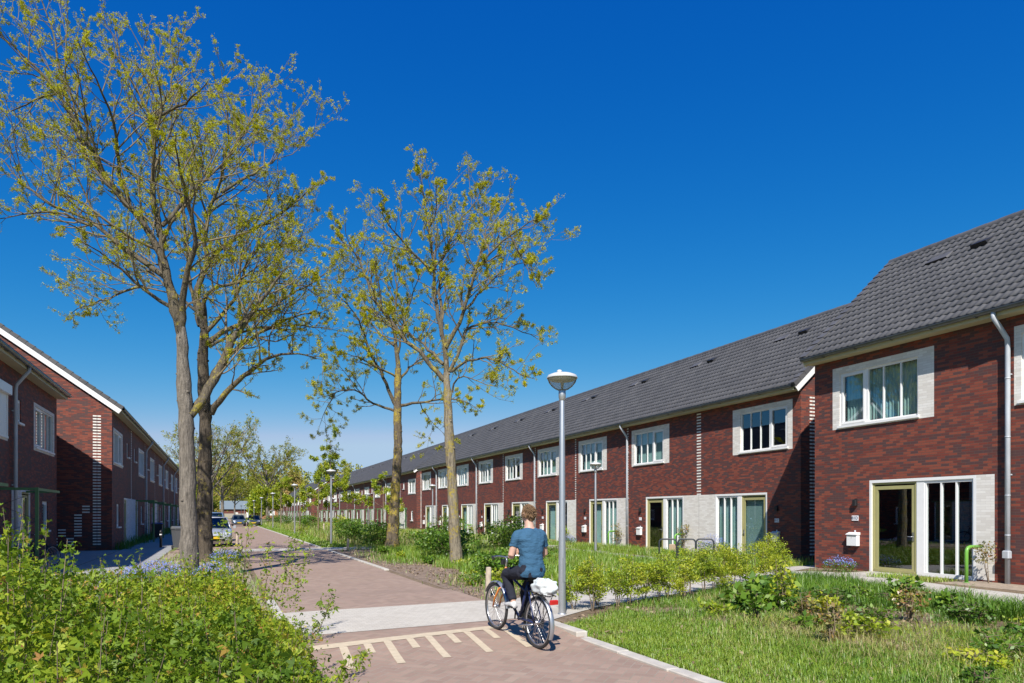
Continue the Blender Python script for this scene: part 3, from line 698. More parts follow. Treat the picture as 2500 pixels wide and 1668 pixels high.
def wide_house(s, W, mir, near, far, label, X, Y, z=0.0, group=None, seg=4, motif=False, dots=True, shutter=False, roof_near=None, roof_far=None):
    h = thing('terraced_house', label, 'house', (X, Y, z), 0, group)
    mu = (lambda a, b: (W-b, W-a)) if mir else (lambda a, b: (a, b))
    uw = mu(0.62, 3.50); sur = mu(0.42, 3.74); sm = mu(5.45, 6.05); lo = mu(1.55, 2.45); dr = mu(4.25, 5.45); pan = mu(5.45, W)
    holes = [(uw[0], uw[1], 4.12, 5.60), (sm[0], sm[1], 4.72, 5.50), (lo[0], lo[1], 1.05, 2.15), (dr[0], dr[1], 0.0, 2.5)]
    whites = [(sur[0], sur[1], 3.98, 5.72), (pan[0], pan[1], 0.05, 2.5)]
    dt = [((W-0.14, W, 2.6, 6.3) if not mir else (0, 0.14, 2.6, 6.3))] if dots else []
    link('wall', wall_mesh(s, W, 9.4, 35.5, 4.7, holes, whites, near, far, dt, motif), h)
    tall_window('upper_window', h, s, uw[0], uw[1], 4.12, 5.60, 'near' if mir else 'far')
    slim_window('small_window', h, s, sm[0], sm[1], 4.72, 5.50); slim_window('low_window', h, s, lo[0], lo[1], 1.05, 2.15)
    e = MB(SIDE(s)); frame_boxes(e, dr[0], dr[1], 0, 2.5, 0.07, 0.0, 0.11); e.build('entrance_frame', WHITE, h)
    door(h, s, dr[0]+.07, dr[1]-.07, 0.0, 2.43, mir, GREEND if s > 0 else OLIVE)
    plaque(h, s, mu(5.8, 5.8)[0], 1.75)
    curtain(h, s, uw[0]+.05, uw[1]-.05, 4.15, 5.57, CURT_W, 0.24)
    for a, b, c, d in ((sm[0], sm[1], 4.76, 5.46), (lo[0], lo[1], 1.1, 2.1)): curtain(h, s, a+.05, b-.05, c, d, CURT_W, 0.22)
    if shutter:
        m = MB(SIDE(s)); m.bbox(uw[0]-.05, uw[1]+.05, -0.16, 0.02, 5.42, 5.72, 0.015); z_ = 4.10
        while z_ < 5.42: m.box(uw[0]+.02, uw[1]-.02, -0.03, -0.008, z_, z_+0.052); z_ += 0.058
        m.box(uw[0]-.03, uw[0]+.02, -0.05, 0.0, 4.05, 5.42); m.box(uw[1]-.02, uw[1]+.03, -0.05, 0.0, 4.05, 5.42)
        m.build('roller_shutter', WHITE2, h)
    roof_set(h, s, 'F', W, 0.0 if roof_near is None else roof_near, roof_far, seg)
    return h

def pergola(parent, s, u0, u1, depth=0.95):
    """green plant frame at the front door: posts, top rails and crossed wires"""
    m = MB(SIDE(s))
    m.box(u0-.045, u0+.045, -depth-.045, -depth+.045, -0.1, 2.5); m.box(u0-.035, u0+.035, -depth+.045, -0.003, 2.41, 2.49); m.box(u1-.035, u1+.035, -depth+.035, -0.003, 2.41, 2.48)
    m.box(u0+.045, u1+.035, -depth-.035, -depth+.035, 2.405, 2.485)
    o = m.build('plant_frame', GREEND, parent); w = MB(SIDE(s))
    for u in (u0,):
        for k in range(5):
            z0 = 0.15+k*0.45; w.tube([(u, -depth if k % 2 else -0.03, z0), (u, -0.03 if k % 2 else -depth, z0+0.42)], 0.006, 5)
    w.build('trellis_wire', BLACK, o); return o
ORD = ['first', 'second', 'third', 'fourth', 'fifth', 'sixth', 'seventh', 'eighth', 'ninth', 'tenth', 'eleventh', 'twelfth', 'thirteenth']

# the nearest terrace on the right: one whole house and the start of the next
GN = 'houses of the nearest right-hand terrace'
h, inf = small_house(1, 5.84, False, False, True, 'brick house right of the dark alley, with a dark glass olive door', 17.4, 10.36, 0.0, GN,
                     text='81D', casement='far', roof_far=5.94, dots=False, pan0=0.35, shift=-0.31)
dress(h, 1, inf, (CURT_T, 'all')); downpipe(h, 1, 0.11); verge(h, 1, 'S', 5.84, 1, True)
for ch in h.children:
    if ch.name.startswith('downpipe'):
        b = MB(SIDE(1)); b.bbox(-0.09, 0.07, -0.20, -0.06, 0.62, 0.80, 0.02); b.build('leaf_trap', PIPE, ch)
h2, inf2 = small_house(1, 5.75, True, False, False, 'brick house cut off by the right edge of the photo, beyond the pale downpipe', 17.4, 10.36-5.755, 0.0, GN, text=None, dots=False, pan0=0.5, upw=((2.9, 5.50), (2.5, 5.66)))
dress(h2, 1, inf2, (CURT_W, 'all'), CURT_W)
# the middle terrace: nine small houses
GR = 'houses of the middle right-hand terrace'
X2, Z2, W2 = 19.8, -0.13, 5.76
h, inf = small_house(1, 5.86, True, True, False, 'end house left of the dark alley, pale green blind in its door', X2, 19.08, Z2, GR, text='81C', motif=True, roof_near=-0.02, dots=True)
dress(h, 1, inf, None, CURT_T, 'blind'); verge(h, 1, 'S', 0.0, -1, True)
# its number and letterbox hang on the alley side of the door
proto, pinf = small_house(1, W2, False, False, False, 'brick house behind the bicycle racks, with teal curtains beside its dark glass door', X2, 24.95, Z2, GR)
labs = ['brick house behind the second lamp, full teal curtains drawn behind door and side window',
        'brick house partly hidden by the nearest lamp post, third from the bicycle racks',
        'brick house directly behind the cyclist, with a mauve curtain at its open door',
        'brick house just right of the lichen-spotted trunk, glimpsed left of the cyclist',
        'brick house half covered by the lichen-spotted trunk nearest the cyclist',
        'brick house in the gap just left of the lichen-spotted trunk, dark door',
        'last house of the middle terrace, behind a lamp, next to its far gap']
R2H = [(proto, pinf)]
for k, lb in enumerate(labs):
    c = copy_tree(proto); c.location = (X2, 24.95+(k+1)*W2, Z2); c['label'] = lb; R2H.append((c, pinf))
for k, (up, sd, dd) in enumerate([((CURT_T, 'all'), CURT_T, None), ((CURT_T, 'all'), CURT_T, CURT_T), ((CURT_T, 'all'), None, CURT_T), ((CURT_W, 'split'), CURT_G, CURT_M),
                                  ((CURT_W, 'all'), CURT_W, None), ((CURT_T, 'all'), CURT_T, CURT_T), ((CURT_W, 'split'), CURT_W, None), ((CURT_T, 'all'), CURT_W, CURT_T)]): dress(R2H[k][0], 1, pinf, up, sd, dd)
dp0 = downpipe(R2H[1][0], 1, 0.10)
for k in (3, 5, 7):
    c = dp0.copy(); C.objects.link(c); c.parent = R2H[k][0]
tx = MB(SIDE(1)); verge(R2H[-1][0], 1, 'S', W2, 1, True)
# the third terrace: wider family houses
GF = 'houses of the third right-hand terrace'
X3, Y3, WF = 19.8, 73.0, 7.45
h = wide_house(1, WF, False, True, False, 'first family house past the gap, with a white end board and striped corner', X3, Y3, Z2, GF, motif=True)
verge(h, 1, 'F', 0.0, -1, True); pergola(h, 1, 4.1, 6.6)
pf = wide_house(1, WF, True, False, False, 'family house second past the gap, half behind the darker right-hand trunk', X3, Y3+WF, Z2, GF); pergola(pf, 1, 0.9, 3.4)
dpf = downpipe(pf, 1, WF-0.05)
l3 = ['family house third past the gap, right of the young tree with its lamp', 'family house fourth past the gap, behind the slender young tree', 'family house fifth past the gap, its door beside a parked scooter',
      'family house sixth past the gap, right of the bushy young tree', 'family house seventh past the gap, at the edge of the bushy young tree', 'family house eighth past the gap, behind the bushy young tree',
      'family house ninth past the gap, in the bushy young tree\'s shade', 'family house tenth past the gap, before the taller white gable', 'last family house of the third terrace, next to the white gable']
allf = []
for k, lb in enumerate(l3):
    c = copy_tree(pf); c.location = (X3, Y3+(k+2)*WF, Z2); c['label'] = lb; allf.append(c)
    if k % 2:
        for ch in list(c.children):
            if ch.name.startswith('downpipe'): bpy.data.objects.remove(ch, do_unlink=True)
# two further terraces, each starting with a white-edged gable
for (Xk, Yk, n, nm) in ((18.7, 158.0, 8, 'fourth'), (18.7, 222.5, 4, 'fifth')):
    g = 'houses of the %s right-hand terrace' % nm
    e = wide_house(1, WF, False, True, False, 'gable-end house with the white roof edge, first of the %s terrace' % nm, Xk, Yk, Z2, g, seg=3); verge(e, 1, 'F', 0.0, -1, True); downpipe(e, 1, WF)
    m_ = copy_tree(allf[0]); m_.location = (Xk, Yk+WF, Z2); m_['group'] = g; m_['label'] = 'second brick house of the %s right-hand terrace, past the white gable' % nm
    for k in range(2, n):
        c = copy_tree(allf[0]); c.location = (Xk, Yk+k*WF, Z2); c['group'] = g; c['label'] = '%s brick house of the %s right-hand terrace, counted from its white gable' % (ORD[k], nm)
# left side: the shaded terrace with the sunlit gable, and the nearer pair of houses set back
GL = 'houses of the long left-hand terrace'
XL, YL = -4.6, 36.2
h = wide_house(-1, WF, False, True, False, 'shaded end house with the sunlit brick gable and white sloping roof edge', XL, YL, 0, GL, motif=True); verge(h, -1, 'F', 0.0, -1, True)
pl = wide_house(-1, WF, True, False, False, 'second house of the left terrace, just past the sunlit gable house', XL, YL+WF, 0, GL); pergola(pl, -1, 2.1, 4.2); dpl = downpipe(pl, -1, WF)
for k in range(2, 13):
    c = copy_tree(pl); c.location = (XL, YL+k*WF, 0); c['label'] = '%s house of the left terrace, counted from the sunlit gable' % ORD[k]
    if k % 2 == 0:
        for ch in list(c.children):
            if ch.name.startswith('downpipe'): bpy.data.objects.remove(ch, do_unlink=True)
GA = 'houses of the set-back left pair'
XA, YA = -6.2, 33.2
WA = 6.6
h = wide_house(-1, WA, True, False, True, 'shaded brick house at the left edge, set back beside the sunlit gable', XA, YA-WA, 0, GA, dots=False); verge(h, -1, 'F', WA, 1, False); pergola(h, -1, -1.25, 1.8); downpipe(h, -1, 0.18)
h = wide_house(-1, WF, True, False, False, 'house at the left edge with its upper window behind a white roller shutter', XA, YA-WA-WF-0.005, 0, GA, shutter=True, dots=False); pergola(h, -1, 0.0, 2.9)
# far end of the street
fb = thing('bungalow', 'low bungalow with a long grey-blue roof at the far end of the road', 'house', (0.2, 300, 0))
m = MB(); m.box(0, 15, 0, 8, -0.2, 3.6); m.build('wall', BRICK, fb)
m = MB(); m.add([(-.5, -.6, 3.5), (15.5, -.6, 3.5), (15.5, 4, 7.0), (-.5, 4, 7.0), (15.5, 8.6, 3.5), (-.5, 8.6, 3.5)], [(0,1,2,3), (3,2,4,5), (0,3,5), (1,4,2), (0,5,4,1)])
m.build('roof', plain('blue_grey_roof', (0.16, 0.20, 0.23), 0.4), fb)
m = MB(); m.box(5.2, 6.4, -.03, .02, 1.0, 2.2); m.box(9.5, 10.3, -.03, .02, 0.2, 2.3); m.build('window', WHITE, fb)
gb = thing('gabled_house', 'plain orange-brick gabled house with a grey-blue roof beside the far lamps', 'house', (12.6, 262, 0))
OBR = plain('orange_brick', (0.34, 0.15, 0.085), 0.85, var=0.2, scale=3)
m = MB(); m.add([(0,0,-.2),(9,0,-.2),(9,0,4.2),(4.5,0,7.4),(0,0,4.2),(0,12,-.2),(9,12,-.2),(9,12,4.2),(4.5,12,7.4),(0,12,4.2)], [(0,1,2,3,4),(5,9,8,7,6),(0,4,9,5),(1,6,7,2)]); m.build('wall', OBR, gb)
m = MB(); m.add([(-.4,-.4,4.0),(4.5,-.4,7.5),(9.4,-.4,4.0),(-.4,12.4,4.0),(4.5,12.4,7.5),(9.4,12.4,4.0),(4.5,-.4,7.2),(4.5,12.4,7.2)], [(0,1,4,3),(1,2,5,4),(0,3,7,6),(6,7,5,2),(0,6,1),(1,6,2),(3,4,7),(4,5,7)]); m.build('roof', bpy.data.materials['blue_grey_roof'], gb)
m = MB(); m.box(3.5, 5.5, -.04, .02, 1.0, 3.0); m.build('window', WHITE, gb)
wf = MB(); q = 0.0
while q < 9: wf.box(q, q+0.16, -0.015, 0.015, 0.05, 1.75); q += 0.175
wf.box(0, 9, 0.016, 0.05, 0.4, 0.5); wf.box(0, 9, 0.016, 0.05, 1.3, 1.4)
tag(wf.build('wooden_fence', plain('greyed_timber', (0.36, 0.32, 0.27), 0.9, var=0.2), loc=(0.4, 285, 0)), 'grey board fence closing the far end of the road', 'fence')
# ---------------------------------------------------------------- foliage tools
def unit_rows(a): return a/np.maximum(np.linalg.norm(a, axis=1, keepdims=True), 1e-9)
def leaf_faces(P, size, tint, rng, up=0.4, aspect=0.62, lobes=1, axis=None):
    """kite-shaped leaves at P; returns vertices, quads, tint"""
    n = len(P); size = np.broadcast_to(np.asarray(size, float), (n,))
    nrm = unit_rows(rng.normal(size=(n, 3))+np.array([0, 0, up])*2)
    e = rng.normal(size=(n, 3)) if axis is None else axis+rng.normal(size=(n, 3))*0.35
    e = unit_rows(e-nrm*np.sum(e*nrm, 1, keepdims=True)); g = np.cross(nrm, e)
    Vs, Qs = [], []
    angs = [0.0] if lobes == 1 else [0.0, 0.95, -0.95]
    for k, a in enumerate(angs):
        ee = e*math.cos(a)+g*math.sin(a); gg = g*math.cos(a)-e*math.sin(a)
        L = (size*(1.0 if k == 0 else 0.8))[:, None]; w = L*(aspect if lobes == 1 else 0.42)*0.5
        fold = nrm*(L*0.10)
        v = np.stack([P, P+ee*L*0.45+gg*w+fold, P+ee*L-fold*0.8, P+ee*L*0.45-gg*w+fold], 1).reshape(-1, 3)
        q = np.arange(n)[:, None]*4+np.array([0, 1, 2, 3])+len(angs)*0+sum(len(x) for x in Vs)
        Vs.append(v); Qs.append(q)
    return np.concatenate(Vs), np.concatenate(Qs), np.concatenate([np.repeat(tint, 4)]*len(angs))
class TubeNet:
    """many thin tubes gathered into one mesh"""
    def __init__(s): s.V, s.Q, s.n = [], [], 0
    def add(s, pts, rad, k=3):
        pts = np.asarray(pts, float); m = len(pts); t = np.gradient(pts, axis=0); t = unit_rows(t)
        a = np.array([1.0, 0, 0]) if abs(t[0, 0]) < 0.8 else np.array([0, 1.0, 0])
        e = unit_rows(np.cross(t, a)); g = np.cross(t, e)
        an = 2*math.pi*np.arange(k)/k
        rad = np.broadcast_to(np.asarray(rad, float), (m,))
        ring = pts[:, None, :]+(e[:, None, :]*np.cos(an)[None, :, None]+g[:, None, :]*np.sin(an)[None, :, None])*rad[:, None, None]
        s.V.append(ring.reshape(-1, 3))
        i, j = np.meshgrid(np.arange(m-1), np.arange(k), indexing='ij'); i, j = i.ravel(), j.ravel(); j2 = (j+1) % k
        s.Q.append(np.stack([i*k+j, i*k+j2, (i+1)*k+j2, (i+1)*k+j], 1)+s.n); s.n += m*k
    def build(s, name, mat, parent=None):
        me = np_mesh(name, np.concatenate(s.V), np.concatenate(s.Q), mat, smooth=True); return link(name, me, parent)
def resample(pts, step):
    pts = np.array([tuple(p) for p in pts], float); d = np.r_[0, np.cumsum(np.linalg.norm(np.diff(pts, axis=0), axis=1))]
    n = max(3, int(d[-1]/step)+1); q = np.linspace(0, d[-1], n)
    out = np.stack([np.interp(q, d, pts[:, k]) for k in range(3)], 1)
    for _ in range(2): out[1:-1] = out[1:-1]*0.5+(out[:-2]+out[2:])*0.25
    return out, d[-1]
def grow(net, tips, p, d, L, r, lvl, maxl, rng, up, spread=0.8, dens=(0.42, 0.26, 0.2)):
    n = 4 if lvl < maxl else 3
    pts = [p]; d = d/np.linalg.norm(d); cur = p.copy(); dd = d.copy()
    for k in range(n):
        dd = dd+rng.normal(size=3)*0.16+np.array([0, 0, up]); dd /= np.linalg.norm(dd); cur = cur+dd*L/n; pts.append(cur.copy())
    pts = np.array(pts); net.add(pts, np.linspace(r, max(r*0.4, 0.005), n+1), 4 if lvl == 0 else 3)
    if lvl >= maxl:
        for q in range(1, n+1): tips.append((pts[q], dd))
        return
    s_ = dens[min(lvl, 2)]; m = max(2, int(L/s_))
    for i in range(m):
        t = 0.22+0.78*(i+rng.random()*0.7)/m; t = min(t, 0.98); f = t*n; a = int(f); b = f-a
        q = pts[a]*(1-b)+pts[min(a+1, n)]*b; ax = pts[min(a+1, n)]-pts[a]; ax /= np.linalg.norm(ax)
        o = rng.normal(size=3); o -= ax*o.dot(ax); o /= np.linalg.norm(o)
        ang = spread*(0.6+0.6*rng.random())
        grow(net, tips, q, ax*math.cos(ang)+o*math.sin(ang), L*(0.34+0.3*rng.random())*(1.15-0.5*t), r*0.5, lvl+1, maxl, rng, up, spread, dens)
    tips.append((pts[-1], dd))

def big_tree(name, label, cat, trunk, limbs, seed, leaf_n, leaf_size, group, maxl=2, up=0.10, bark=BARKY, barkT=BARK, side_len=1.25, burrs=10, first=0.2, leafmat=None, density=0.42):
    """trunk and limbs are lists of (point, radius); finer branches, twigs and leaves grow from the limbs"""
    rng = np.random.default_rng(seed); root = Vector(trunk[0][0]); root.z = float(gz(root.x, root.y))
    t = thing(name, label, cat, root, 0, group); O = np.array(root)
    tn = TubeNet(); pts, L = resample([p for p, r in trunk], 0.22); rr = np.interp(np.linspace(0, 1, len(pts)), np.linspace(0, 1, len(trunk)), [r for p, r in trunk])
    pts[1:-1] += rng.normal(size=(len(pts)-2, 3))*0.010
    h = np.linspace(0, L, len(pts)); rr = rr*(1+0.42*np.exp(-h/0.28)+0.05*rng.normal(size=len(pts)))
    tn.add(pts-O, rr, 18)
    me = tn.build('trunk', barkT, t)
    if burrs:
        b = MB()
        for k in range(burrs):                                   # mossy burrs and sprout tufts on the stem
            i = rng.integers(3, len(pts)-2); a = rng.random()*6.28; c = pts[i]-O+np.array([math.cos(a), math.sin(a), 0])*rr[i]*0.95; q = 0.02+0.03*rng.random()
            ico = [(q*math.sin(th)*math.cos(ph)*(0.8+.4*rng.random()), q*math.sin(th)*math.sin(ph)*(0.8+.4*rng.random()), q*math.cos(th)*(0.8+.4*rng.random())) for th in (0.5, 1.2, 1.9, 2.6) for ph in np.arange(6)*1.047]
            b.add([c+np.array(v) for v in ico], [(r_*6+j, r_*6+(j+1) % 6, (r_+1)*6+(j+1) % 6, (r_+1)*6+j) for r_ in range(3) for j in range(6)]+[(5,4,3,2,1,0), (18,19,20,21,22,23)], 0, True)
        b.build('burr', barkT, me)
    ln, bn, tips = TubeNet(), TubeNet(), []
    for limb in limbs:
        P, LL = resample([p for p, r in limb], 0.3); n = len(P)
        P[1:] += rng.normal(size=(n-1, 3))*0.022
        R_ = np.interp(np.linspace(0, 1, n), np.linspace(0, 1, len(limb)), [r for p, r in limb])
        ln.add(P-O, R_, 8)
        m = int(LL/density)
        for i in range(m):
            f = first+(1-first)*(i+rng.random())/m; f = min(f, 0.995); k = f*(n-1); a = int(k); q = P[a]+(P[min(a+1, n-1)]-P[a])*(k-a)
            ax = P[min(a+1, n-1)]-P[max(a-1, 0)]; ax /= np.linalg.norm(ax)
            o = rng.normal(size=3); o -= ax*o.dot(ax); o /= np.linalg.norm(o); o[2] += 0.25
            ang = 0.65+0.45*rng.random(); d = ax*math.cos(ang)+o*math.sin(ang)
            Lb = side_len*(0.5+0.7*rng.random()+(0.9 if rng.random() < 0.22 else 0))*(1.0-0.3*f)*(0.6 if f > 0.82 else 1.0)
            rb = min(R_[min(a, n-1)]*0.55, 0.010+0.014*Lb)
            grow(bn, tips, q-O, d, Lb, rb, 0, maxl-1, rng, up)
        tips.append((P[-1]-O, ax))
    ln.build('limbs', bark, t); bn.build('branches', TWIG, t)
    T = np.array([p for p, d in tips]); D = np.array([d for p, d in tips])
    idx = rng.integers(0, len(T), leaf_n//5); cl = rng.normal(size=len(T))
    ii = np.repeat(idx, 5); P = T[ii]+rng.normal(size=(len(ii), 3))*leaf_size*0.7
    tint = np.clip(0.45+0.22*cl[ii]+0.15*rng.normal(size=len(ii)), 0, 1)
    V, Q, a = leaf_faces(P, leaf_size*(0.6+0.7*rng.random(len(P))), tint, rng, 0.1, 0.6, 1, D[ii])
    link('foliage', np_mesh('foliage', V, Q, leafmat or L_OAK, a), t)
    return t

def limb_px(pts, d0, dd, r0, r1, scale=1.0, off=(0, 0)):
    """limb read off the photograph at distance d0; it bends dd metres nearer or farther towards its tip, r0..r1 thick"""
    n = len(pts); out = []
    for i, (x, y) in enumerate(pts):
        f = i/(n-1); out.append((at(off[0]+x/scale, off[1]+y/scale, d0+dd*f**1.4), r0+(r1-r0)*f**0.8))
    return out
# --- the two tall trees on the left
S1 = 1.96
d1, d2 = 17.1, 24.0
tr1 = [(at(*p, d1), r) for p, r in zip([(463, 1420), (462, 1300), (458, 1170), (455, 1060), (450, 960), (446, 880), (442, 805), (441, 770), (439, 738)],
                                       [0.225, 0.205, 0.20, 0.195, 0.185, 0.175, 0.16, 0.12, 0.03])]
A = lambda pts, dd, r0, r1: limb_px(pts, d1, dd, r0, r1, S1)
l1 = [A([(866,1590),(800,1330),(760,1180),(690,1080),(590,950),(500,840),(400,640),(330,520),(290,440),(200,350),(100,240),(0,180),(-80,120)], -1.6, .125, .012),
      A([(585,945),(560,900),(430,780),(350,590),(290,380),(270,230),(240,100),(200,0),(170,-90)], 1.5, .06, .010),
      A([(868,1600),(782,1290),(770,1110),(730,960),(735,720),(738,570),(690,510),(620,370),(560,250),(545,130)], 0.6, .125, .010),
      A([(738,570),(800,480),(830,330),(820,180)], 1.8, .04, .008), A([(738,570),(880,490),(960,430),(1000,390)], -1.2, .04, .008),
      A([(775,1080),(880,960),(960,880),(1080,770),(1150,660),(1230,560)], 2.6, .06, .009),
      A([(800,1330),(690,1260),(560,1160),(440,1060),(330,1010),(200,960),(120,890),(30,780),(-60,720)], 1.4, .075, .009),
      A([(440,1080),(260,1000),(100,1030),(-40,1050)], -1.0, .04, .008),
      A([(820,1470),(660,1370),(560,1280),(470,1190),(380,1150)], -1.8, .055, .008), A([(680,1370),(520,1420),(340,1500)], 1.2, .035, .008),
      A([(620,980),(560,800),(565,650),(510,480),(430,330),(380,190)], -2.4, .055, .009), A([(300,430),(200,480),(60,520),(-60,560)], 1.0, .03, .007),
      A([(862,1580),(890,1330),(940,1150),(900,950),(850,800),(840,640)], -2.6, .10, .009), A([(850,1540),(900,1440),(1000,1420),(1120,1470)], 1.8, .035, .008)]
l1.append([(at(p[0], p[1], d1+0.25*i), r) for i, (p, r) in enumerate(zip([(462, 1015), (490, 985), (520, 930), (545, 870), (585, 800), (640, 730), (700, 650)], [.125, .12, .11, .09, .065, .04, .012]))])
big_tree('oak_tree', 'tall grey-trunked tree nearest on the left, its crown running out of the photo\'s top', 'tree', tr1, l1, 11, 100000, 0.036, 'tall trees along the left kerb', burrs=16, side_len=1.35, maxl=3, density=0.27)
tr2 = [(at(*p, d2), r) for p, r in zip([(501, 1375), (500, 1250), (499, 1150), (502, 1040), (498, 960), (494, 880), (500, 810), (498, 740)], [0.26, 0.24, 0.235, 0.22, 0.20, 0.19, 0.16, 0.06])]
B = lambda pts, dd, r0, r1: limb_px(pts, d2, dd, r0, r1, S1)
l2 = [B([(975,1570),(930,1400),(990,1260),(1050,1190),(1150,1120),(1240,1090),(1350,1010),(1460,930),(1540,860)], 1.6, .13, .012),
      B([(990,1260),(980,1160),(1000,990),(1060,880),(1080,760),(1100,600),(1060,420)], -2.2, .09, .010),
      B([(1060,920),(1180,850),(1320,760),(1400,640)], 2.6, .06, .010), B([(1080,760),(1170,640),(1240,520),(1250,440)], -1.2, .05, .009),
      B([(965,1530),(980,1390),(1120,1350),(1300,1350),(1560,1370)], -2.4, .085, .010),
      B([(985,1590),(1130,1430),(1180,1240),(1230,1180),(1420,1160),(1600,1190)], 2.2, .075, .010),
      B([(990,1640),(1120,1560),(1260,1500),(1330,1450),(1440,1380),(1600,1290)], 0.8, .10, .010),
      B([(955,1560),(900,1300),(880,1100),(860,900),(900,700)], 2.4, .08, .010), B([(955,1500),(760,1340),(640,1240),(560,1140)], 2.0, .06, .009),
      B([(1000,1660),(1100,1600),(1300,1560),(1500,1560),(1620,1580)], 1.6, .06, .009)]
l2.append([(at(x, y, d2-0.15*i), r) for i, (x, y, r) in enumerate([(515, 1010, .12), (540, 970, .105), (575, 932, .085), (620, 900, .065), (660, 868, .045), (720, 860, .025), (790, 880, .009)])])
l2.append([(at(x, y, d2+0.3*i), r) for i, (x, y, r) in enumerate([(505, 945, .10), (540, 880, .085), (580, 850, .07), (640, 810, .05), (720, 770, .03), (800, 760, .009)])])
big_tree('oak_tree', 'tall mossy tree just behind the grey trunk, crown spreading right over the road', 'tree', tr2, l2, 23, 110000, 0.046, 'tall trees along the left kerb', burrs=34, barkT=bark_mat('burred_bark', (0.10, 0.082, 0.062), (0.30, 0.24, 0.06), 0.05), side_len=1.7, maxl=3, density=0.30)
# --- the two slimmer trees on the right verge
S2, O2 = 2.178, (750, 380)
d3, d4 = 22.2, 31.0
tr3 = [(at(*p, d3), r) for p, r in zip([(1116, 1392), (1110, 1300), (1105, 1200), (1100, 1120), (1096, 1050), (1093, 985), (1091, 935), (1089, 880)], [0.20, 0.182, 0.172, 0.16, 0.155, 0.15, 0.125, 0.06])]
G = lambda pts, dd, r0, r1: limb_px(pts, d3, dd, r0, r1, S2, O2)
l3_ = [G([(740,1190),(735,1010),(700,900),(680,760),(675,620),(650,380),(620,240),(610,60)], 0.4, .10, .010), G([(675,620),(590,550),(520,480),(470,410),(370,270)], -1.6, .05, .009),
       G([(737,1020),(800,900),(850,780),(875,640),(960,520),(1080,430),(1190,340),(1270,330)], -1.2, .08, .009), G([(875,640),(930,500),(950,390),(1000,250)], 1.8, .045, .009),
       G([(715,960),(710,760),(705,600),(740,490),(820,340),(910,230),(940,110)], 2.2, .065, .009), G([(728,1195),(620,1060),(520,980),(430,870),(340,740),(310,650),(280,550),(180,450),(140,330)], 0.9, .085, .010),
       G([(755,1150),(820,1010),(830,930),(880,890),(970,880),(1090,910),(1230,970)], 1.2, .065, .009), G([(820,850),(920,730),(1000,640),(1100,580),(1200,560)], 2.4, .045, .009),
       G([(765,1150),(860,1075),(960,1065),(1060,1110),(1110,1160),(1210,1190)], -1.6, .05, .008), G([(770,1260),(780,1190),(810,1150),(900,1200),(1000,1230)], -0.8, .035, .008),
       G([(725,1110),(620,1010),(520,920),(430,800)], 2.6, .06, .009), G([(1080,430),(1130,520),(1180,620),(1220,700)], -1.4, .03, .008), G([(650,380),(700,250),(690,150)], -1.0, .03, .007)]
big_tree('plane_tree', 'slim tree with blotched trunk on the right verge, nearest the cyclist', 'tree', tr3, l3_, 31, 76000, 0.045, 'slim trees on the right verge', burrs=20, barkT=bark_mat('pale_lichen_bark', (0.24, 0.205, 0.15), (0.33, 0.26, 0.05), 0.09), side_len=1.0, density=0.20, maxl=3)
tr4 = [(at(*p, d4), r) for p, r in zip([(956, 1350), (960, 1280), (966, 1190), (972, 1090), (970, 1020), (971, 970), (972, 900)], [0.30, 0.25, 0.21, 0.20, 0.185, 0.17, 0.15])]
K_ = lambda pts, dd, r0, r1: limb_px(pts, d4, dd, r0, r1, S2, O2)
l4_ = [K_([(484,1140),(470,1000),(460,860),(480,750),(470,620),(440,520)], 0.6, .12, .010), K_([(478,1340),(410,1200),(400,1150),(330,1050),(300,940),(270,860),(200,780),(150,720)], -1.6, .10, .010),
       K_([(490,1330),(620,1310),(720,1290),(830,1300),(920,1360)], -0.8, .075, .009), K_([(470,1360),(330,1310),(250,1230),(150,1260),(60,1290)], 1.8, .065, .009),
       K_([(482,1200),(560,1110),(620,1070),(700,1100)], 2.4, .065, .009), K_([(484,1050),(520,840),(560,730),(600,650),(590,560)], -1.6, .06, .009),
       K_([(474,1020),(380,940),(310,860),(250,780)], 2.4, .06, .009), K_([(478,1180),(390,1130),(280,1080),(180,1040)], -2.4, .055, .009), K_([(150,1260),(100,1340),(60,1450)], 1.0, .03, .007), K_([(600,1310),(640,1400),(730,1480)], 0.8, .025, .007)]
big_tree('plane_tree', 'darker slim tree on the right verge, second from the cyclist', 'tree', tr4, l4_, 41, 60000, 0.049, 'slim trees on the right verge', burrs=24, barkT=bark_mat('ochre_lichen_bark', (0.15, 0.12, 0.085), (0.36, 0.28, 0.05), 0.12), side_len=1.25, density=0.27, maxl=3)

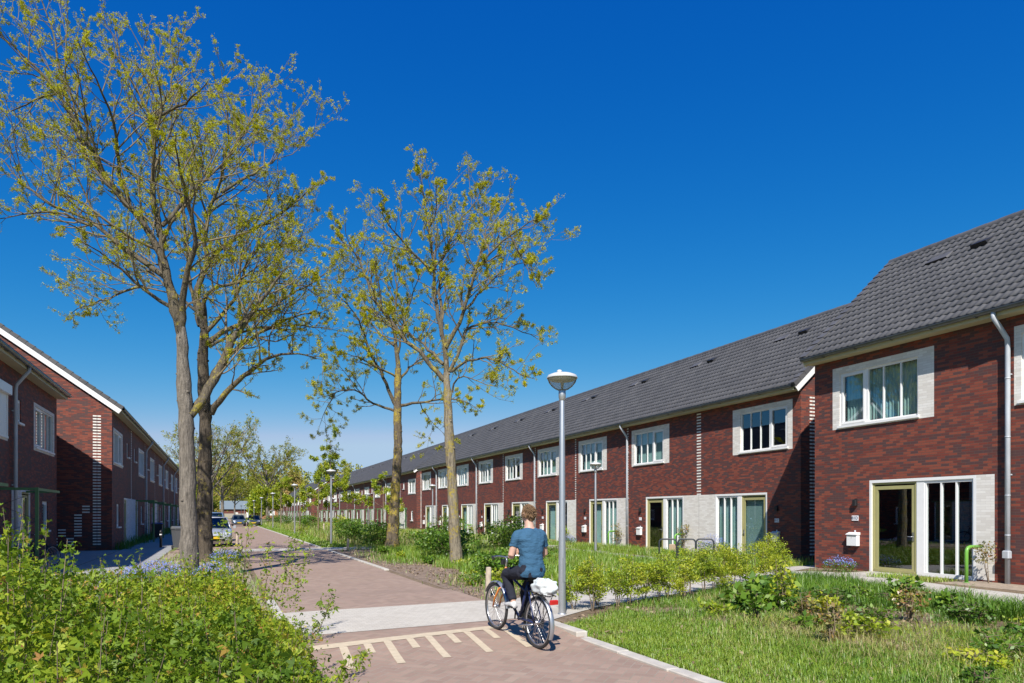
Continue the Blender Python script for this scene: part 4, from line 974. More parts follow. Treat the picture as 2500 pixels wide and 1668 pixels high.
# --- smaller and farther trees grown freely
def free_tree(name, label, X, Y, H, crown_w, trunk_h, r0, seed, leaf_n, leaf_size, group, leafmat=L_OAK, shape='vase', maxl=2, nl=9, bark=BARK, stake=False, side=None):
    rng = np.random.default_rng(seed); z0 = float(gz(X, Y)); b = Vector((X, Y, z0))
    lean = rng.normal(size=2)*0.012*H
    top = H if shape == 'cone' else trunk_h+(H-trunk_h)*0.45
    trunk = [((X+lean[0]*f, Y+lean[1]*f, z0-0.05+top*f), r0*(1-0.75*f*(1 if shape == 'cone' else .6))) for f in np.linspace(0, 1, 7)]
    limbs = []
    for k in range(nl):
        f = (trunk_h+(top-trunk_h)*(k+0.3)/nl)/top; a = k*2.4+rng.random()*0.6
        p = Vector((X+lean[0]*f, Y+lean[1]*f, z0+top*f)); 
        if shape == 'cone': reach = crown_w/2*(1.12-0.95*(k+0.5)/nl); rise = reach*(0.35+0.25*rng.random())
        else: reach = crown_w/2*(0.6+0.5*rng.random()); rise = (H-p.z+z0)*(0.5+0.45*rng.random())
        e = Vector((math.cos(a)*reach, math.sin(a)*reach, rise)); q = [p+Vector((e.x*t, e.y*t, e.z*t**(1.25 if shape != 'cone' else .9))) for t in (0, .3, .6, 1.0)]
        rl = r0*0.42*(1-0.5*k/nl); limbs.append([(q[0], rl), (q[1], rl*.75), (q[2], rl*.5), (q[3], 0.008+0.0008*H)])
    return big_tree(name, label, 'tree', trunk, limbs, seed, leaf_n, leaf_size, group, maxl, 0.10 if shape != 'cone' else 0.02, bark, bark, side or crown_w*0.22, 0, 0.15, leafmat, density=0.5 if H < 10 else 1.0)
GY = 'young trees in the right verge'
free_tree('young_tree', 'bushy young tree rising beside the second lamp on the road', 9.0, 62.0, 8.3, 4.2, 2.2, 0.075, 51, 14000, 0.13, GY, L_SHRUB, 'cone', 2, 15, STEM)
free_tree('young_tree', 'thin young tree before the third terrace, between two slim trunks', 13.5, 61, 5.6, 3.4, 1.8, 0.06, 52, 5500, 0.13, GY, L_SHRUB, 'cone', 2, 9, STEM)
free_tree('young_tree', 'narrow young tree between the third and fourth roadside lamps', 7.0, 90.4, 6.6, 3.4, 2.0, 0.07, 53, 5000, 0.18, GY, L_SHRUB, 'cone', 2, 10, STEM)
free_tree('young_tree', 'small young tree just left of the bushy young tree, in dry grass', 6.9, 67.0, 4.4, 1.8, 2.0, 0.05, 54, 500, 0.2, GY, L_SHRUB, 'cone', 2, 6, STEM)
free_tree('young_tree', 'low leafy young tree in front of the bushy young tree', 7.2, 56.5, 4.6, 2.6, 1.7, 0.055, 55, 3600, 0.13, GY, L_SHRUB, 'cone', 2, 8, STEM)
free_tree('young_tree', 'young tree near the far lamps, left of the white gable', 7.4, 118, 6.0, 3.4, 1.8, 0.08, 56, 2200, 0.36, GY, L_SHRUB, 'cone', 2, 9, STEM)
free_tree('young_tree', 'farthest young tree, beside the row of distant lamps', 7.6, 150, 7.0, 4.0, 2.0, 0.1, 57, 2200, 0.45, GY, L_SHRUB, 'cone', 2, 9, STEM)
GD = 'bare-crowned trees down the street'
free_tree('street_tree', 'tall half-bare tree right behind the two left trunks', -1.2, 108, 15.5, 11.5, 5.0, 0.34, 61, 8000, 0.20, GD, L_WOOD, 'vase', 2, 14)
free_tree('street_tree', 'round-crowned half-bare tree above the far parked cars', 7.3, 122, 14.0, 10.5, 5.0, 0.26, 62, 9000, 0.20, GD, L_WOOD, 'vase', 2, 14)
free_tree('street_tree', 'slender tree with a forked crown above the far bungalow', 3.6, 205, 13.0, 10.0, 4.0, 0.26, 63, 4500, 0.4, GD, L_WOOD, 'vase', 2, 12)
free_tree('street_tree', 'thick pair-stemmed tree just left of the far bungalow', 0.4, 150, 13.0, 9.0, 4.5, 0.36, 64, 4000, 0.34, GD, L_WOOD, 'vase', 2, 12)
def crown_tree(name, label, X, Y, H, w, seed, n, leaf, mat, group, conif=False, base=0.25, tint0=0.5):
    """a far tree in full leaf: trunk, a few limbs and leaf clumps with gaps between them"""
    rng = np.random.default_rng(seed); t = thing(name, label, 'tree', (X, Y, 0), 0, group)
    tb = TubeNet(); tb.add([(0, 0, -0.2), (rng.normal()*.1, 0, H*.4), (rng.normal()*.3, 0, H*.85)], [0.02*H+.05, 0.015*H, 0.05], 7)
    for k in range(8):
        a = rng.random()*6.28; z = H*(base+0.5*rng.random()); tb.add([(0, 0, z), (math.cos(a)*w*.25, math.sin(a)*w*.25, z+H*.10), (math.cos(a)*w*.42, math.sin(a)*w*.42, z+H*.22)], [0.007*H, 0.005*H, 0.02], 4)
    tb.build('trunk', BARK, t)
    nc = 46; C_ = []
    for k in range(nc):
        u = rng.random(); a = rng.random()*6.28
        if conif: z = H*(base*0.5+(1-base*0.5)*u); rr = w/2*(1-u)*(0.5+0.5*rng.random())
        else: z = H*(base+(0.97-base)*u); rr = w/2*math.sqrt(max(0.05, 1-(2*u-0.85)**2))*(0.35+0.65*math.sqrt(rng.random()))
        C_.append((math.cos(a)*rr, math.sin(a)*rr, z, tint0+0.2*rng.normal()))
    C_ = np.array(C_); ii = rng.integers(0, nc, n); P = C_[ii, :3]+rng.normal(size=(n, 3))*np.array([w*.085, w*.085, H*.045])
    V, Q, a = leaf_faces(P, leaf*(0.6+0.8*rng.random(n)), np.clip(C_[ii, 3]+0.1*rng.normal(size=n), 0, 1), rng, 0.15, 0.7)
    link('crown', np_mesh('crown', V, Q, mat, a), t); return t
GW = 'trees of the wood behind the street'
wd = [('dark pointed conifer standing above the fourth terrace', 31, 215, 17, 8, L_CONIF, True, .5), ('reddish budding tree left of the dark conifer', 22.5, 232, 15, 9, L_WOOD, False, .95),
      ('olive tree behind the far orange-brick gable', 17, 290, 17, 13, L_WOOD, False, .35), ('yellow-green willow over the far bungalow roof', 6, 318, 15, 15, L_WOOD, False, .55),
      ('yellow-green willow left of the far bungalow', -9, 300, 15, 16, L_WOOD, False, .55), ('low dark green tree between the left trunks and bungalow', -6, 240, 9, 9, L_WOOD, False, .15),
      ('fresh green tree right behind the distant lamps', 11, 225, 9, 6, L_SHRUB, False, .35), ('brownish tree above the fifth terrace gable', 27, 285, 17.5, 12, L_WOOD, False, .8)]
for k, (lb, X, Y, H, w, m_, cf, t0) in enumerate(wd): crown_tree('conifer_tree' if cf else 'woodland_tree', lb, X, Y, H, w, 100+k, 3600, 0.6, m_, GW, cf, 0.1 if cf else 0.14, t0)
rng = np.random.default_rng(77)                             # the wood itself, read as one mass
N = 80000; cx = rng.uniform(-70, 125, 150); cy = rng.uniform(335, 380, 150)+np.abs(cx-25)*0.0; ch = rng.uniform(19, 29, 150)+np.clip((cx-40)*0.05, 0, 4)
ii = rng.integers(0, 150, N); u = rng.random(N)
P = np.stack([cx[ii]+rng.normal(size=N)*3.6*np.sqrt(1.05-u), cy[ii]+rng.normal(size=N)*3.0, ch[ii]*(0.04+0.92*u)], 1)
ct = rng.normal(size=150)*0.2+0.6
V, Q, a = leaf_faces(P, rng.uniform(0.7, 1.5, N), np.clip(ct[ii]+rng.normal(size=N)*0.1, 0, 1), rng, 0.1, 0.7)
o = link('woods', np_mesh('woods', V, Q, L_WOOD, a)); tag(o, 'yellow-green spring wood closing the horizon behind the street', 'woods', kind='stuff')
tn = TubeNet()
for k in range(150): tn.add([(cx[k], cy[k], -0.3), (cx[k]+rng.normal()*.4, cy[k], ch[k]*.8)], [0.3, 0.08], 5)
tn.build('trunks', BARK, o)
# ---------------------------------------------------------------- hedge, shrubs, flowers, grass
def in_view(P, pad=0.15):
    X, Y = P[:, 0], P[:, 1]; d = X*SN+Y*CS; r = X*CS-Y*SN
    with np.errstate(divide='ignore', invalid='ignore'): u = r/d
    return (d > 0.5) & (np.abs(u) < 0.75+pad)
def vnoise(x, y, sc, seed):
    r = np.random.default_rng(seed); s = 0
    for k in range(5):
        a, b, p = r.normal(), r.normal(), r.random()*6.28; s = s+np.sin((x*a+y*b)*sc*(1+0.6*k)+p)/(1+0.5*k)
    return s/2.2
def hedge_h(x, y):
    h = 0.86+0.13*vnoise(x, y, 1.3, 5)+0.08*vnoise(x, y, 3.4, 6)
    h = h+0.50*sstep(-0.45, -1.4, x+0.10*(y-4))*(1-sstep(6.5, 8.5, y))
    h = h*(0.35+0.65*(1-sstep(0.05, 0.72, x)))*(0.3+0.7*(1-sstep(9.0, 10.6, y)))*(0.35+0.65*sstep(1.5, 2.4, y))
    return h
rng = np.random.default_rng(300)
hd = thing('hedge', 'broad yellow-green maple hedge filling the lower left corner', 'hedge', (-1.5, 6, 0))
O = np.array([-1.5, 6, 0.0])
N = 210000
x = rng.uniform(-4.2, 0.82, N); y = 1.7+9.0*rng.random(N)**1.15; h = hedge_h(x, y)
z = h*(1-0.75*rng.random(N)**2.6)+rng.normal(size=N)*0.03
P = np.stack([x, y, z], 1); gap = vnoise(x+0.7*z, y-0.4*z, 5.5, 21)+0.6*vnoise(x, y+z, 11.0, 22); P = P[in_view(P) & (z > 0.04) & ((gap < 0.30) | (z < 0.42*h))]
stems, tips = TubeNet(), []
for k in range(700):
    a, b = rng.uniform(-4.0, 0.70), 1.9+8.5*rng.random(); hh = float(hedge_h(a, b))
    if not in_view(np.array([[a, b, 0.0]]))[0]: continue
    ex = (0.04+0.30*rng.random()**2.2)*(1.3 if a > 0.4 and b > 6 else 1); q = np.array([a, b, 0.0]); top = q+np.array([rng.normal()*.10+(0.12 if a > 0.5 else 0), rng.normal()*.10, hh+ex])
    pts = np.array([q*.35+top*.65, q*.17+top*.83+rng.normal(size=3)*.015, top]); stems.add(pts-O, [0.003, 0.0025, 0.0015], 4); pts[0] = q
    m = 14+int(ex*60)
    for j in range(m):
        f = 0.72+0.28*(j+1)/m; tips.append(pts[0]*(1-f)+top*f+rng.normal(size=3)*0.028)
for (a, b, hh, dx) in ((0.55, 8.6, 1.42, .25), (0.45, 8.9, 1.30, .1), (0.62, 8.2, 1.25, .35), (0.2, 8.8, 1.28, .0), (0.66, 6.6, 0.95, .3), (0.6, 5.2, 0.62, .42), (-0.16, 8.5, 1.66, .2), (0.18, 8.9, 1.62, .16), (-0.02, 8.8, 1.45, .1), (-0.55, 5.6, 1.38, .0), (-0.9, 5.0, 1.52, .02), (-1.0, 4.4, 1.62, -.04), (-0.8, 6.4, 1.28, .03), (-0.35, 7.6, 1.2, .02), (0.0, 8.0, 1.14, .0), (-1.15, 5.6, 1.55, -.05), (0.62, 9.1, 1.55, .35)):
    q = np.array([a, b, 0.1]); top = np.array([a+dx, b+rng.normal()*.08, hh]); pts = np.array([q*.5+top*.5, q*.35+top*.65+rng.normal(size=3)*.02, q*.18+top*.82+rng.normal(size=3)*.02, top]); stems.add(pts-O, [0.005, 0.004, 0.003, 0.002], 5)
    for j in range(170):
        f = 0.35+0.65*(j+1)/170; s_ = rng.normal(size=3)*(0.10-0.07*f); tips.append(q*(1-f)+top*f+np.array([-dx*.1*(1-f), 0, 0])+s_)
P = np.concatenate([P, np.array(tips)])
dist = np.linalg.norm(P-np.array([0, 0, CAM_H]), axis=1)
tint = np.clip(0.46+0.22*vnoise(P[:, 0], P[:, 1], 2.0, 9)+0.20*vnoise(P[:, 0], P[:, 1], 0.8, 17)+0.16*rng.normal(size=len(P)), 0, 0.86)
red = rng.random(len(P)) < 0.035+0.06*(vnoise(P[:, 0], P[:, 1], 4.0, 12) > 0.7); tint[red] = rng.uniform(0.88, 1.0, red.sum())
sz = np.where(rng.random(len(P)) < 0.10, 1.9, 1.0)*(0.019+0.022*rng.random(len(P))**1.6)*(1+0.10*np.clip(5-dist, 0, 3))
V, Q, a = leaf_faces(P-O, sz, tint, rng, 0.28, 0.62, 3)
link('foliage', np_mesh('foliage', V, Q, L_HEDGE, a), hd); stems.build('stems', STEM, hd)

def shrub(name, label, X, Y, H, w, seed, n, leaf, mat, group, cat='shrub', stems_n=5, low=0.25, t0=0.5, lobes=1, flat=False):
    rng = np.random.default_rng(seed); t = thing(name, label, cat, (X, Y, float(gz(X, Y))), 0, group)
    sn = TubeNet(); pts = []
    for k in range(stems_n):
        a = rng.random()*6.28; e = np.array([math.cos(a)*w*.32*rng.random(), math.sin(a)*w*.32*rng.random(), H*(0.75+0.3*rng.random())]); q0 = np.array([e[0]*.2, e[1]*.2, 0])
        mid = (q0+e)/2+rng.normal(size=3)*0.04*w; sn.add(np.array([q0, mid, e]), [0.009+.002*H, 0.007, 0.003], 4)
        for j in range(7):
            f = low+(1-low)*rng.random(); b = rng.random()*6.28; c = q0*(1-f)+e*f; d = c+np.array([math.cos(b)*w*.26, math.sin(b)*w*.26, H*0.06*rng.random()]); sn.add(np.array([c, d]), [0.004, 0.002], 3)
            pts += [(c*(1-g)+d*g, 0.2*rng.normal()) for g in (.35, .6, .8, 1, 1.1)]
        pts.append((e, 0.1))
    A_ = np.array([p for p, q in pts]); c0 = np.array([q for p, q in pts]); ii = rng.integers(0, len(A_), n)
    P = A_[ii]+rng.normal(size=(n, 3))*np.array([w*.055, w*.055, H*.04]); P[:, 2] = np.maximum(P[:, 2], 0.02)
    V, Q, a = leaf_faces(P, leaf*(0.6+0.7*rng.random(n)), np.clip(t0+c0[ii]+0.15*rng.normal(size=n), 0, 1), rng, 0.5 if flat else 0.3, 0.6, lobes)
    sn.build('stem', STEM, t); link('foliage', np_mesh('foliage', V, Q, mat, a), t); return t
# row of young hedge shrubs beside the diagonal path
GS = 'young hedge shrubs along the diagonal path'
row = [(5.68, 10.55), (5.9, 10.25), (6.35, 10.85), (6.55, 10.5), (6.97, 10.8), (7.35, 10.85), (7.66, 10.75), (8.0, 11.0), (8.3, 10.9), (8.75, 11.3), (9.29, 11.5), (9.6, 11.6), (10.1, 11.9), (10.6, 12.2), (11.2, 12.5), (11.8, 12.75), (12.4, 13.1), (12.9, 13.35), (13.35, 13.5)]
what = ['just right of the nearest lamp post', 'second right of the nearest lamp post', 'third right of the nearest lamp post', 'fourth right of the nearest lamp post', 'fifth right of the nearest lamp post', 'sixth right of the nearest lamp post', 'seventh right of the nearest lamp post',
        'left of the bicycle racks, knee of its bare stems showing', 'just below the left bicycle rack', 'under the left bicycle rack', 'under the middle bicycle rack', 'between the middle and right bicycle racks', 'under the right bicycle rack', 'just right of the bicycle racks', 'before the door with the green blind', 'before the shaded letterbox', 'third from the alley path', 'second from the alley path', 'last before the alley path']
for k, ((X, Y), w_) in enumerate(zip(row, what)):
    H = 0.72+0.14*math.sin(k*2.1)+0.020*k; shrub('hedge_shrub', 'thin yellow-green hedge shrub %s' % w_, X, Y, H, 0.74+0.012*k, 400+k, 1500+45*k, 0.038, L_SHRUB, GS, low=0.28, t0=0.42+0.15*math.sin(k*1.7), stems_n=3)
# leafy herbs and bushes on the right verge
GB = 'bushes in the right verge'
vb = [('broad leafy green bush left of the cyclist, under the blotched trunk', 6.55, 15.9, 0.70, 1.7, L_BUSH, 2600), ('leafy green bush right behind the cyclist\'s arm', 7.35, 16.4, 0.78, 1.5, L_BUSH, 2300), ('green leafy bush between the two slim trunks', 7.5, 23.2, 1.0, 2.3, L_BUSH, 2600), ('green leafy bush right beside the darker slim trunk', 8.2, 27.2, 1.1, 2.2, L_BUSH, 2200),
      ('dark bush left of the darker slim trunk', 7.3, 33.4, 1.25, 2.6, L_BUSH, 2200), ('upright dark green bush by the lamp at the path', 13.6, 31.5, 1.6, 2.0, L_BUSH, 1800), ('dark green bush behind the blotched trunk', 12.2, 29.5, 1.3, 2.2, L_BUSH, 1800), ('bush of dark leaves before the third terrace\'s end', 13.8, 43, 1.6, 2.6, L_BUSH, 1700),
      ('low dark bush by the second roadside lamp', 6.6, 38.5, 1.1, 2.4, L_BUSH, 1800), ('mid-green bush right behind the second roadside lamp', 8.0, 42.5, 1.2, 2.8, L_BUSH, 1700), ('round green bush under the bushy young tree', 9.2, 55, 1.3, 2.6, L_BUSH, 1400), ('low green bush beyond the bushy young tree', 8.5, 74, 1.4, 3.0, L_BUSH, 1300),
      ('bright green bush before the third terrace', 12.2, 78, 1.5, 3.2, L_SHRUB, 1200), ('green bush under the narrow young tree', 8.0, 97, 1.5, 3.5, L_BUSH, 1200), ('distant green bush by the fourth roadside lamp', 7.6, 112, 1.6, 4.0, L_BUSH, 1100), ('long green bush before the fourth terrace', 13.5, 125, 1.8, 5.5, L_BUSH, 1300)]
for k, (lb, X, Y, H, w, m_, n) in enumerate(vb): shrub('bush', lb, X, Y, H, w, 500+k, n, 0.085 if Y < 20 else 0.11 if Y < 45 else 0.16, m_, GB, 'bush', 9, 0.15, 0.5+0.1*math.sin(k*2.3), flat=True)
# weeds and seedlings in the near right-hand bed
GH = 'leafy weeds in the right-hand bed'
wl_ = [('broad-leaved dock plant below the alley path', 9.6, 10.0, 0.42, 1.25, L_BUSH, 420, 0.17), ('dock plant with big leaves right of the shrub row', 8.45, 9.3, 0.38, 1.0, L_BUSH, 330, 0.16), ('seedling maple with reddish leaves in the dry grass', 7.1, 6.35, 0.62, 0.36, L_NANDINA, 130, 0.07), ('leaning seedling with yellow leaves near the alley path', 9.1, 9.15, 0.85, 0.6, L_SHRUB, 190, 0.085),
       ('small yellow-leaved seedling before the front path', 9.9, 7.35, 0.55, 0.65, L_NANDINA, 220, 0.07), ('dark green nettle clump in the lawn edge', 7.7, 8.3, 0.42, 0.35, L_BUSH, 160, 0.085), ('low green weed patch at the bottom right', 8.3, 5.0, 0.25, 1.0, L_BUSH, 450, 0.07), ('seedling with orange leaves below the dock plant', 8.3, 7.9, 0.45, 0.45, L_NANDINA, 150, 0.075), ('big-leaved weed in the tall grass by the front path', 11.9, 8.9, 0.45, 0.8, L_BUSH, 240, 0.12)]
for k, (lb, X, Y, H, w, m_, n, lf) in enumerate(wl_): shrub('weed_plant', lb, X, Y, H, w, 600+k, n, lf, m_, GH, 'plant', 7, 0.2, 0.55, flat=True)
rw = np.random.default_rng(660); kinds = ['clover', 'nettle', 'ground elder', 'dandelion', 'plantain', 'creeping thistle']
for k in range(46):                                         # low weeds nobody could tell apart
    if k < 30: X, Y = rw.uniform(6.6, 12.6), rw.uniform(4.2, 9.6)
    else: X, Y = rw.uniform(5.2, 7.2), rw.uniform(13.5, 30)
    shrub('low_weed', 'low green weed in the grass and soil right of the road', X, Y, 0.12+0.22*rw.random(), 0.35+0.7*rw.random(), 670+k, 160+int(220*rw.random()), 0.05+0.05*rw.random(), L_BUSH if rw.random() < .65 else L_SHRUB, 'low weeds right of the road', 'plant', 6, 0.1, 0.5+0.2*rw.normal(), flat=True)
# plants at the house fronts, with the green steel hoops that guard them
GP, GG = 'climbers beside the front doors', 'green steel hoops by the front doors'
def hoop(label, X, Y, z=0.0):
    m = MB(); m.tube([(0, 0, -.1), (0, 0, .72), (0.015, 0, .80), (0.06, 0, .85), (0.14, 0, .87), (0.55, 0, .87)], 0.042, 12)
    m.tube([(0, 0, 0.0), (0, 0, 0.012)], 0.07, 12)
    o = m.build('plant_hoop', GREENM, loc=(X, Y, z)); tag(o, label, 'plant hoop', GG); return o
hp = hoop('green bent tube hoop before the dark side window at the right edge', 16.72, 10.95)
shrub('climber_plant', 'reddish young climber behind the green hoop by the right downpipe', 17.05, 10.6, 1.05, 0.7, 700, 240, 0.065, L_NANDINA, GP, 'plant', 3, 0.55)
nm = ['behind the bicycle racks', 'beside the second lamp', 'right of the nearest lamp post', 'left of the nearest lamp post', 'right of the blotched trunk', 'just left of the blotched trunk', 'by the gap, second from last', 'last before the gap in the terraces']
for k in range(8):
    Yk = 24.95+k*W2+0.62
    if k: c = hp.copy(); C.objects.link(c); c.location = (X2-0.7, Yk+0.25, Z2); c['label'] = 'green bent tube hoop at the wall %s' % nm[k]
    else: c = hoop('green bent tube hoop at the wall behind the bicycle racks', X2-0.7, Yk+0.2, Z2)
    shrub('climber_plant', 'young climber at the pale wall %s' % nm[k], X2-0.35, Yk, 1.25 if k < 2 else 1.0, 0.8, 710+k, 380, 0.075, L_NANDINA if k % 3 != 2 else L_SHRUB, GP, 'plant', 4, 0.35, 0.45)
# forget-me-nots
def flowers(label, X, Y, w, l, n, seed, h=0.34, name='flower_patch'):
    rng = np.random.default_rng(seed); t = thing(name, label, 'flowers', (X, Y, float(gz(X, Y))), 0, 'patches of blue flowers')
    a, r = rng.random(n)*6.28, np.sqrt(rng.random(n)); P = np.stack([np.cos(a)*r*w/2, np.sin(a)*r*l/2, h*(0.65+0.5*rng.random(n))*(1.1-0.5*r*r)], 1)
    sn = TubeNet()
    for k in range(0, n, 14): sn.add(np.array([P[k]*np.array([.9, .9, 0]), P[k]]), [0.003, 0.002], 3)
    sn.build('stem', STEM, t)
    V, Q, c = leaf_faces(P, 0.030*(0.7+0.6*rng.random(n)), rng.random(n), rng, 0.8, 0.95); link('petals', np_mesh('petals', V, Q, L_FLOWER, c), t)
    m = n; P2 = np.stack([np.cos(a)*r*w/2*1.02, np.sin(a)*r*l/2*1.02, h*0.75*rng.random(n)], 1); V, Q, c = leaf_faces(P2, 0.075*(0.6+0.7*rng.random(m)), rng.random(m)*0.8, rng, 0.3, 0.35); link('leaves', np_mesh('leaves', V, Q, L_BUSH, c), t)
flowers('blue forget-me-nots left of the grey trunk\'s foot', -1.35, 17.6, 1.7, 2.6, 1500, 801, 0.5)
flowers('blue forget-me-nots right of the grey trunk\'s foot', -0.15, 18.0, 0.9, 2.6, 900, 802, 0.45)
flowers('blue flowers at the foot of the mossy tree', 0.15, 26.0, 1.1, 2.2, 1000, 803, 0.36)
flowers('blue forget-me-nots beside the front path, under the letterbox at right', 16.55, 14.5, 0.8, 1.0, 420, 804, 0.38)
flowers('blue flowers behind the right end of the bicycle racks', 18.9, 22.9, 0.9, 1.8, 900, 805, 0.8)
flowers('blue flowers left of the second lamp, under a letterbox', 18.9, 35.9, 0.9, 1.7, 800, 806, 0.5)
# grass
def grass(name, label, region, n, h0, h1, w, seed, t0, tv, lean=0.35, straw=0.1, clump=0.0, hfun=None, sub=None):
    """n blades in a region function (x,y)->keep probability over bounds; one object"""
    rng = np.random.default_rng(seed); (xa, xb, ya, yb), keep = region
    if clump:
        k = max(1, int(n/22)); cxy = np.stack([rng.uniform(xa, xb, k), rng.uniform(ya, yb, k)], 1); ii = rng.integers(0, k, n); xy = cxy[ii]+rng.normal(size=(n, 2))*clump
    else: xy = np.stack([rng.uniform(xa, xb, n), rng.uniform(ya, yb, n)], 1)
    x, y = xy[:, 0], xy[:, 1]; m = (rng.random(n) < keep(x, y)) & in_view(xy); x, y = x[m], y[m]; n = len(x)
    h = (h0+(h1-h0)*rng.random(n)**1.5)*(1+0.25*vnoise(x, y, 1.7, seed+1)); h = np.maximum(h, 0.03)
    if hfun is not None: h = h*hfun(x, y)
    a = rng.random(n)*6.28; le = lean*(0.3+1.0*rng.random(n)); D = np.stack([np.cos(a), np.sin(a), np.zeros(n)], 1); S_ = np.stack([-np.sin(a), np.cos(a), np.zeros(n)], 1)
    b = np.stack([x, y, gz(x, y)-0.005], 1); W = (w*(0.6+0.8*rng.random(n)))[:, None]
    mid = b+D*(h*le*0.35)[:, None]+np.array([0, 0, 1])*(h*0.62)[:, None]; tip = b+D*(h*le)[:, None]+np.array([0, 0, 1])*(h*(1-0.25*le))[:, None]
    V = np.stack([b-S_*W/2, b+S_*W/2, mid+S_*W*0.4, mid-S_*W*0.4, tip+S_*W*.04, tip-S_*W*.04], 1).reshape(-1, 3)
    k = np.arange(n)[:, None]*6; Q = np.concatenate([k+np.array([0, 1, 2, 3]), k+np.array([3, 2, 4, 5])])
    t = np.clip(t0+tv*rng.normal(size=n)*0.6+tv*vnoise(x, y, 1.1, seed+2)*0.8, 0, 0.72); sw = rng.random(n) < straw*(1+vnoise(x, y, 0.9, seed+3)*1.2); t[sw] = rng.uniform(0.8, 1, sw.sum())
    o = link(name, np_mesh(name, V, Q, L_GRASS, np.repeat(t, 6))); tag(o, label, 'grass', kind='stuff'); return o
path_y_lo = lambda x: np.interp(x, [4.6, 5.4, 6.4, 7.4, 9.4, 12.1, 14.15], [9.5, 10.1, 10.75, 11.2, 12.05, 13.0, 14.2])
path_y_hi = lambda x: np.interp(x, [4.6, 5.6, 7.2, 8.9, 10, 12.3, 14.65, 16.7], [11.7, 12.6, 13.5, 13.6, 13.85, 14.6, 15.8, 17.1])
bare = lambda x, y: np.clip(0.5+0.9*vnoise(x, y, 0.8, 91), 0, 1)
grass('short_grass', 'short bright lawn grass beside the near kerb', ((4.55, 8.2, 3.0, 10.4), lambda x, y: np.where((y < path_y_lo(x)-0.55) & (x < 6.4+0.25*(10-y)+0.5*vnoise(x, y, 1.2, 3)), np.where(y > 9.2, .45, .95)*np.where(vnoise(x, y, 2.4, 71) > 0.75, 0.25, 1), 0)), 170000, 0.03, 0.10, 0.0055, 901, 0.44, 0.26, 0.8, 0.10)
grass('rough_grass', 'rough dry and green grass of the right-hand bed', ((6.0, 14.2, 2.5, 13.0), lambda x, y: np.where((y < path_y_lo(x)-0.35), np.where(bare(x, y) > 0.33, 0.9, 0.16), 0)), 120000, 0.05, 0.18, 0.0065, 902, 0.30, 0.2, 0.9, 0.12, 0.10)
grass('dry_grass', 'straw-coloured dead grass lying in the right-hand bed', ((6.5, 13.0, 3.0, 10.5), lambda x, y: np.where((vnoise(x, y, 0.9, 44) > 0.55) | (np.hypot(x-7.3, (y-6.3)*.8) < 1.0+0.4*vnoise(x, y, 2, 7)) | (np.hypot(x-9.2, y-6.2) < .7), 0.85, 0.03)), 26000, 0.08, 0.26, 0.005, 903, 0.85, 0.05, 1.7, 0.9, 0.16)
grass('tall_grass', 'tall dark green grass clumps along the front path', ((9.6, 14.3, 5.0, 13.2), lambda x, y: np.where((x > 10.6-0.12*(y-8)+0.8*vnoise(x, y, 1.1, 8)) & (x < 13.75-0.25*np.abs(y-11.5)) & (y < path_y_lo(x)-0.3), 0.9, 0)), 60000, 0.14, 0.38, 0.009, 904, 0.22, 0.18, 0.8, 0.02, 0.15, lambda x, y: np.clip(0.85+0.55*vnoise(x, y, 2.2, 66), 0.4, 1.5))
grass('meadow_grass', 'tall bright meadow grass behind the diagonal path', ((6.2, 18.6, 12.8, 32.0), lambda x, y: np.where((y > path_y_hi(x)+0.1) & ((x < 15.0) | (x > 16.8) | (y < 19.3)) & (x > 6.3+0.6*vnoise(x, y, 0.9, 2)), 0.92, 0)), 100000, 0.14, 0.40, 0.012, 905, 0.46, 0.15, 0.55, 0.07, 0.0)
grass('weed_grass', 'sparse grass and weeds on the bare soil beside the road', ((4.65, 7.2, 12.2, 32), lambda x, y: np.where(y > path_y_hi(x)+.1, np.clip((x-4.75)*0.8, 0.05, .9)*bare(x, y), 0)), 22000, 0.06, 0.24, 0.012, 906, 0.42, 0.15, 0.6, 0.15, 0.12)
grass('front_grass', 'grass strips in front of the house walls', ((16.9, 19.7, 19.0, 72), lambda x, y: 0.75), 20000, 0.08, 0.30, 0.016, 907, 0.45, 0.15, 0.6, 0.12)
grass('front_grass', 'grass tufts below the right-hand side window', ((15.7, 17.3, 8.0, 13.0), lambda x, y: np.where((x > 15.55+0.1*(12-y)) & (y > 11.2) & (x < 16.9), .9, 0)), 5000, 0.06, 0.20, 0.010, 908, 0.5, 0.12, 0.8, 0.15)
grass('verge_lawn', 'mown bright green lawn along the far right kerb', ((4.62, 6.6, 34.8, 118), lambda x, y: np.where(x < 6.2+0.3*vnoise(x, y, .4, 1), .95, 0)), 42000, 0.08, 0.18, 0.028, 909, 0.50, 0.1, 0.5, 0.03)
grass('dry_meadow', 'dry seeded grass between the lawn and the front path', ((6.0, 15.1, 32.2, 115), lambda x, y: 0.85), 42000, 0.25, 0.75, 0.022, 910, 0.55, 0.25, 0.5, 0.38, 0.25)
grass('weed_grass', 'weeds and grass around the left tree trunks', ((-2.0, 0.75, 9.5, 32), lambda x, y: np.clip(0.15+0.7*bare(x, y), 0, 1)*np.where(y < 22, 1, .5)), 6500, 0.08, 0.28, 0.014, 911, 0.42, 0.15, 0.6, 0.10, 0.12)
grass('front_grass', 'low planting along the shaded left house fronts', ((-4.55, -4.2, 36, 90), lambda x, y: 0.8), 5000, 0.15, 0.6, 0.02, 912, 0.15, 0.1, 0.6, 0.02, 0.2)
rng = np.random.default_rng(950); n = 2600                   # fallen leaves and litter on the soil
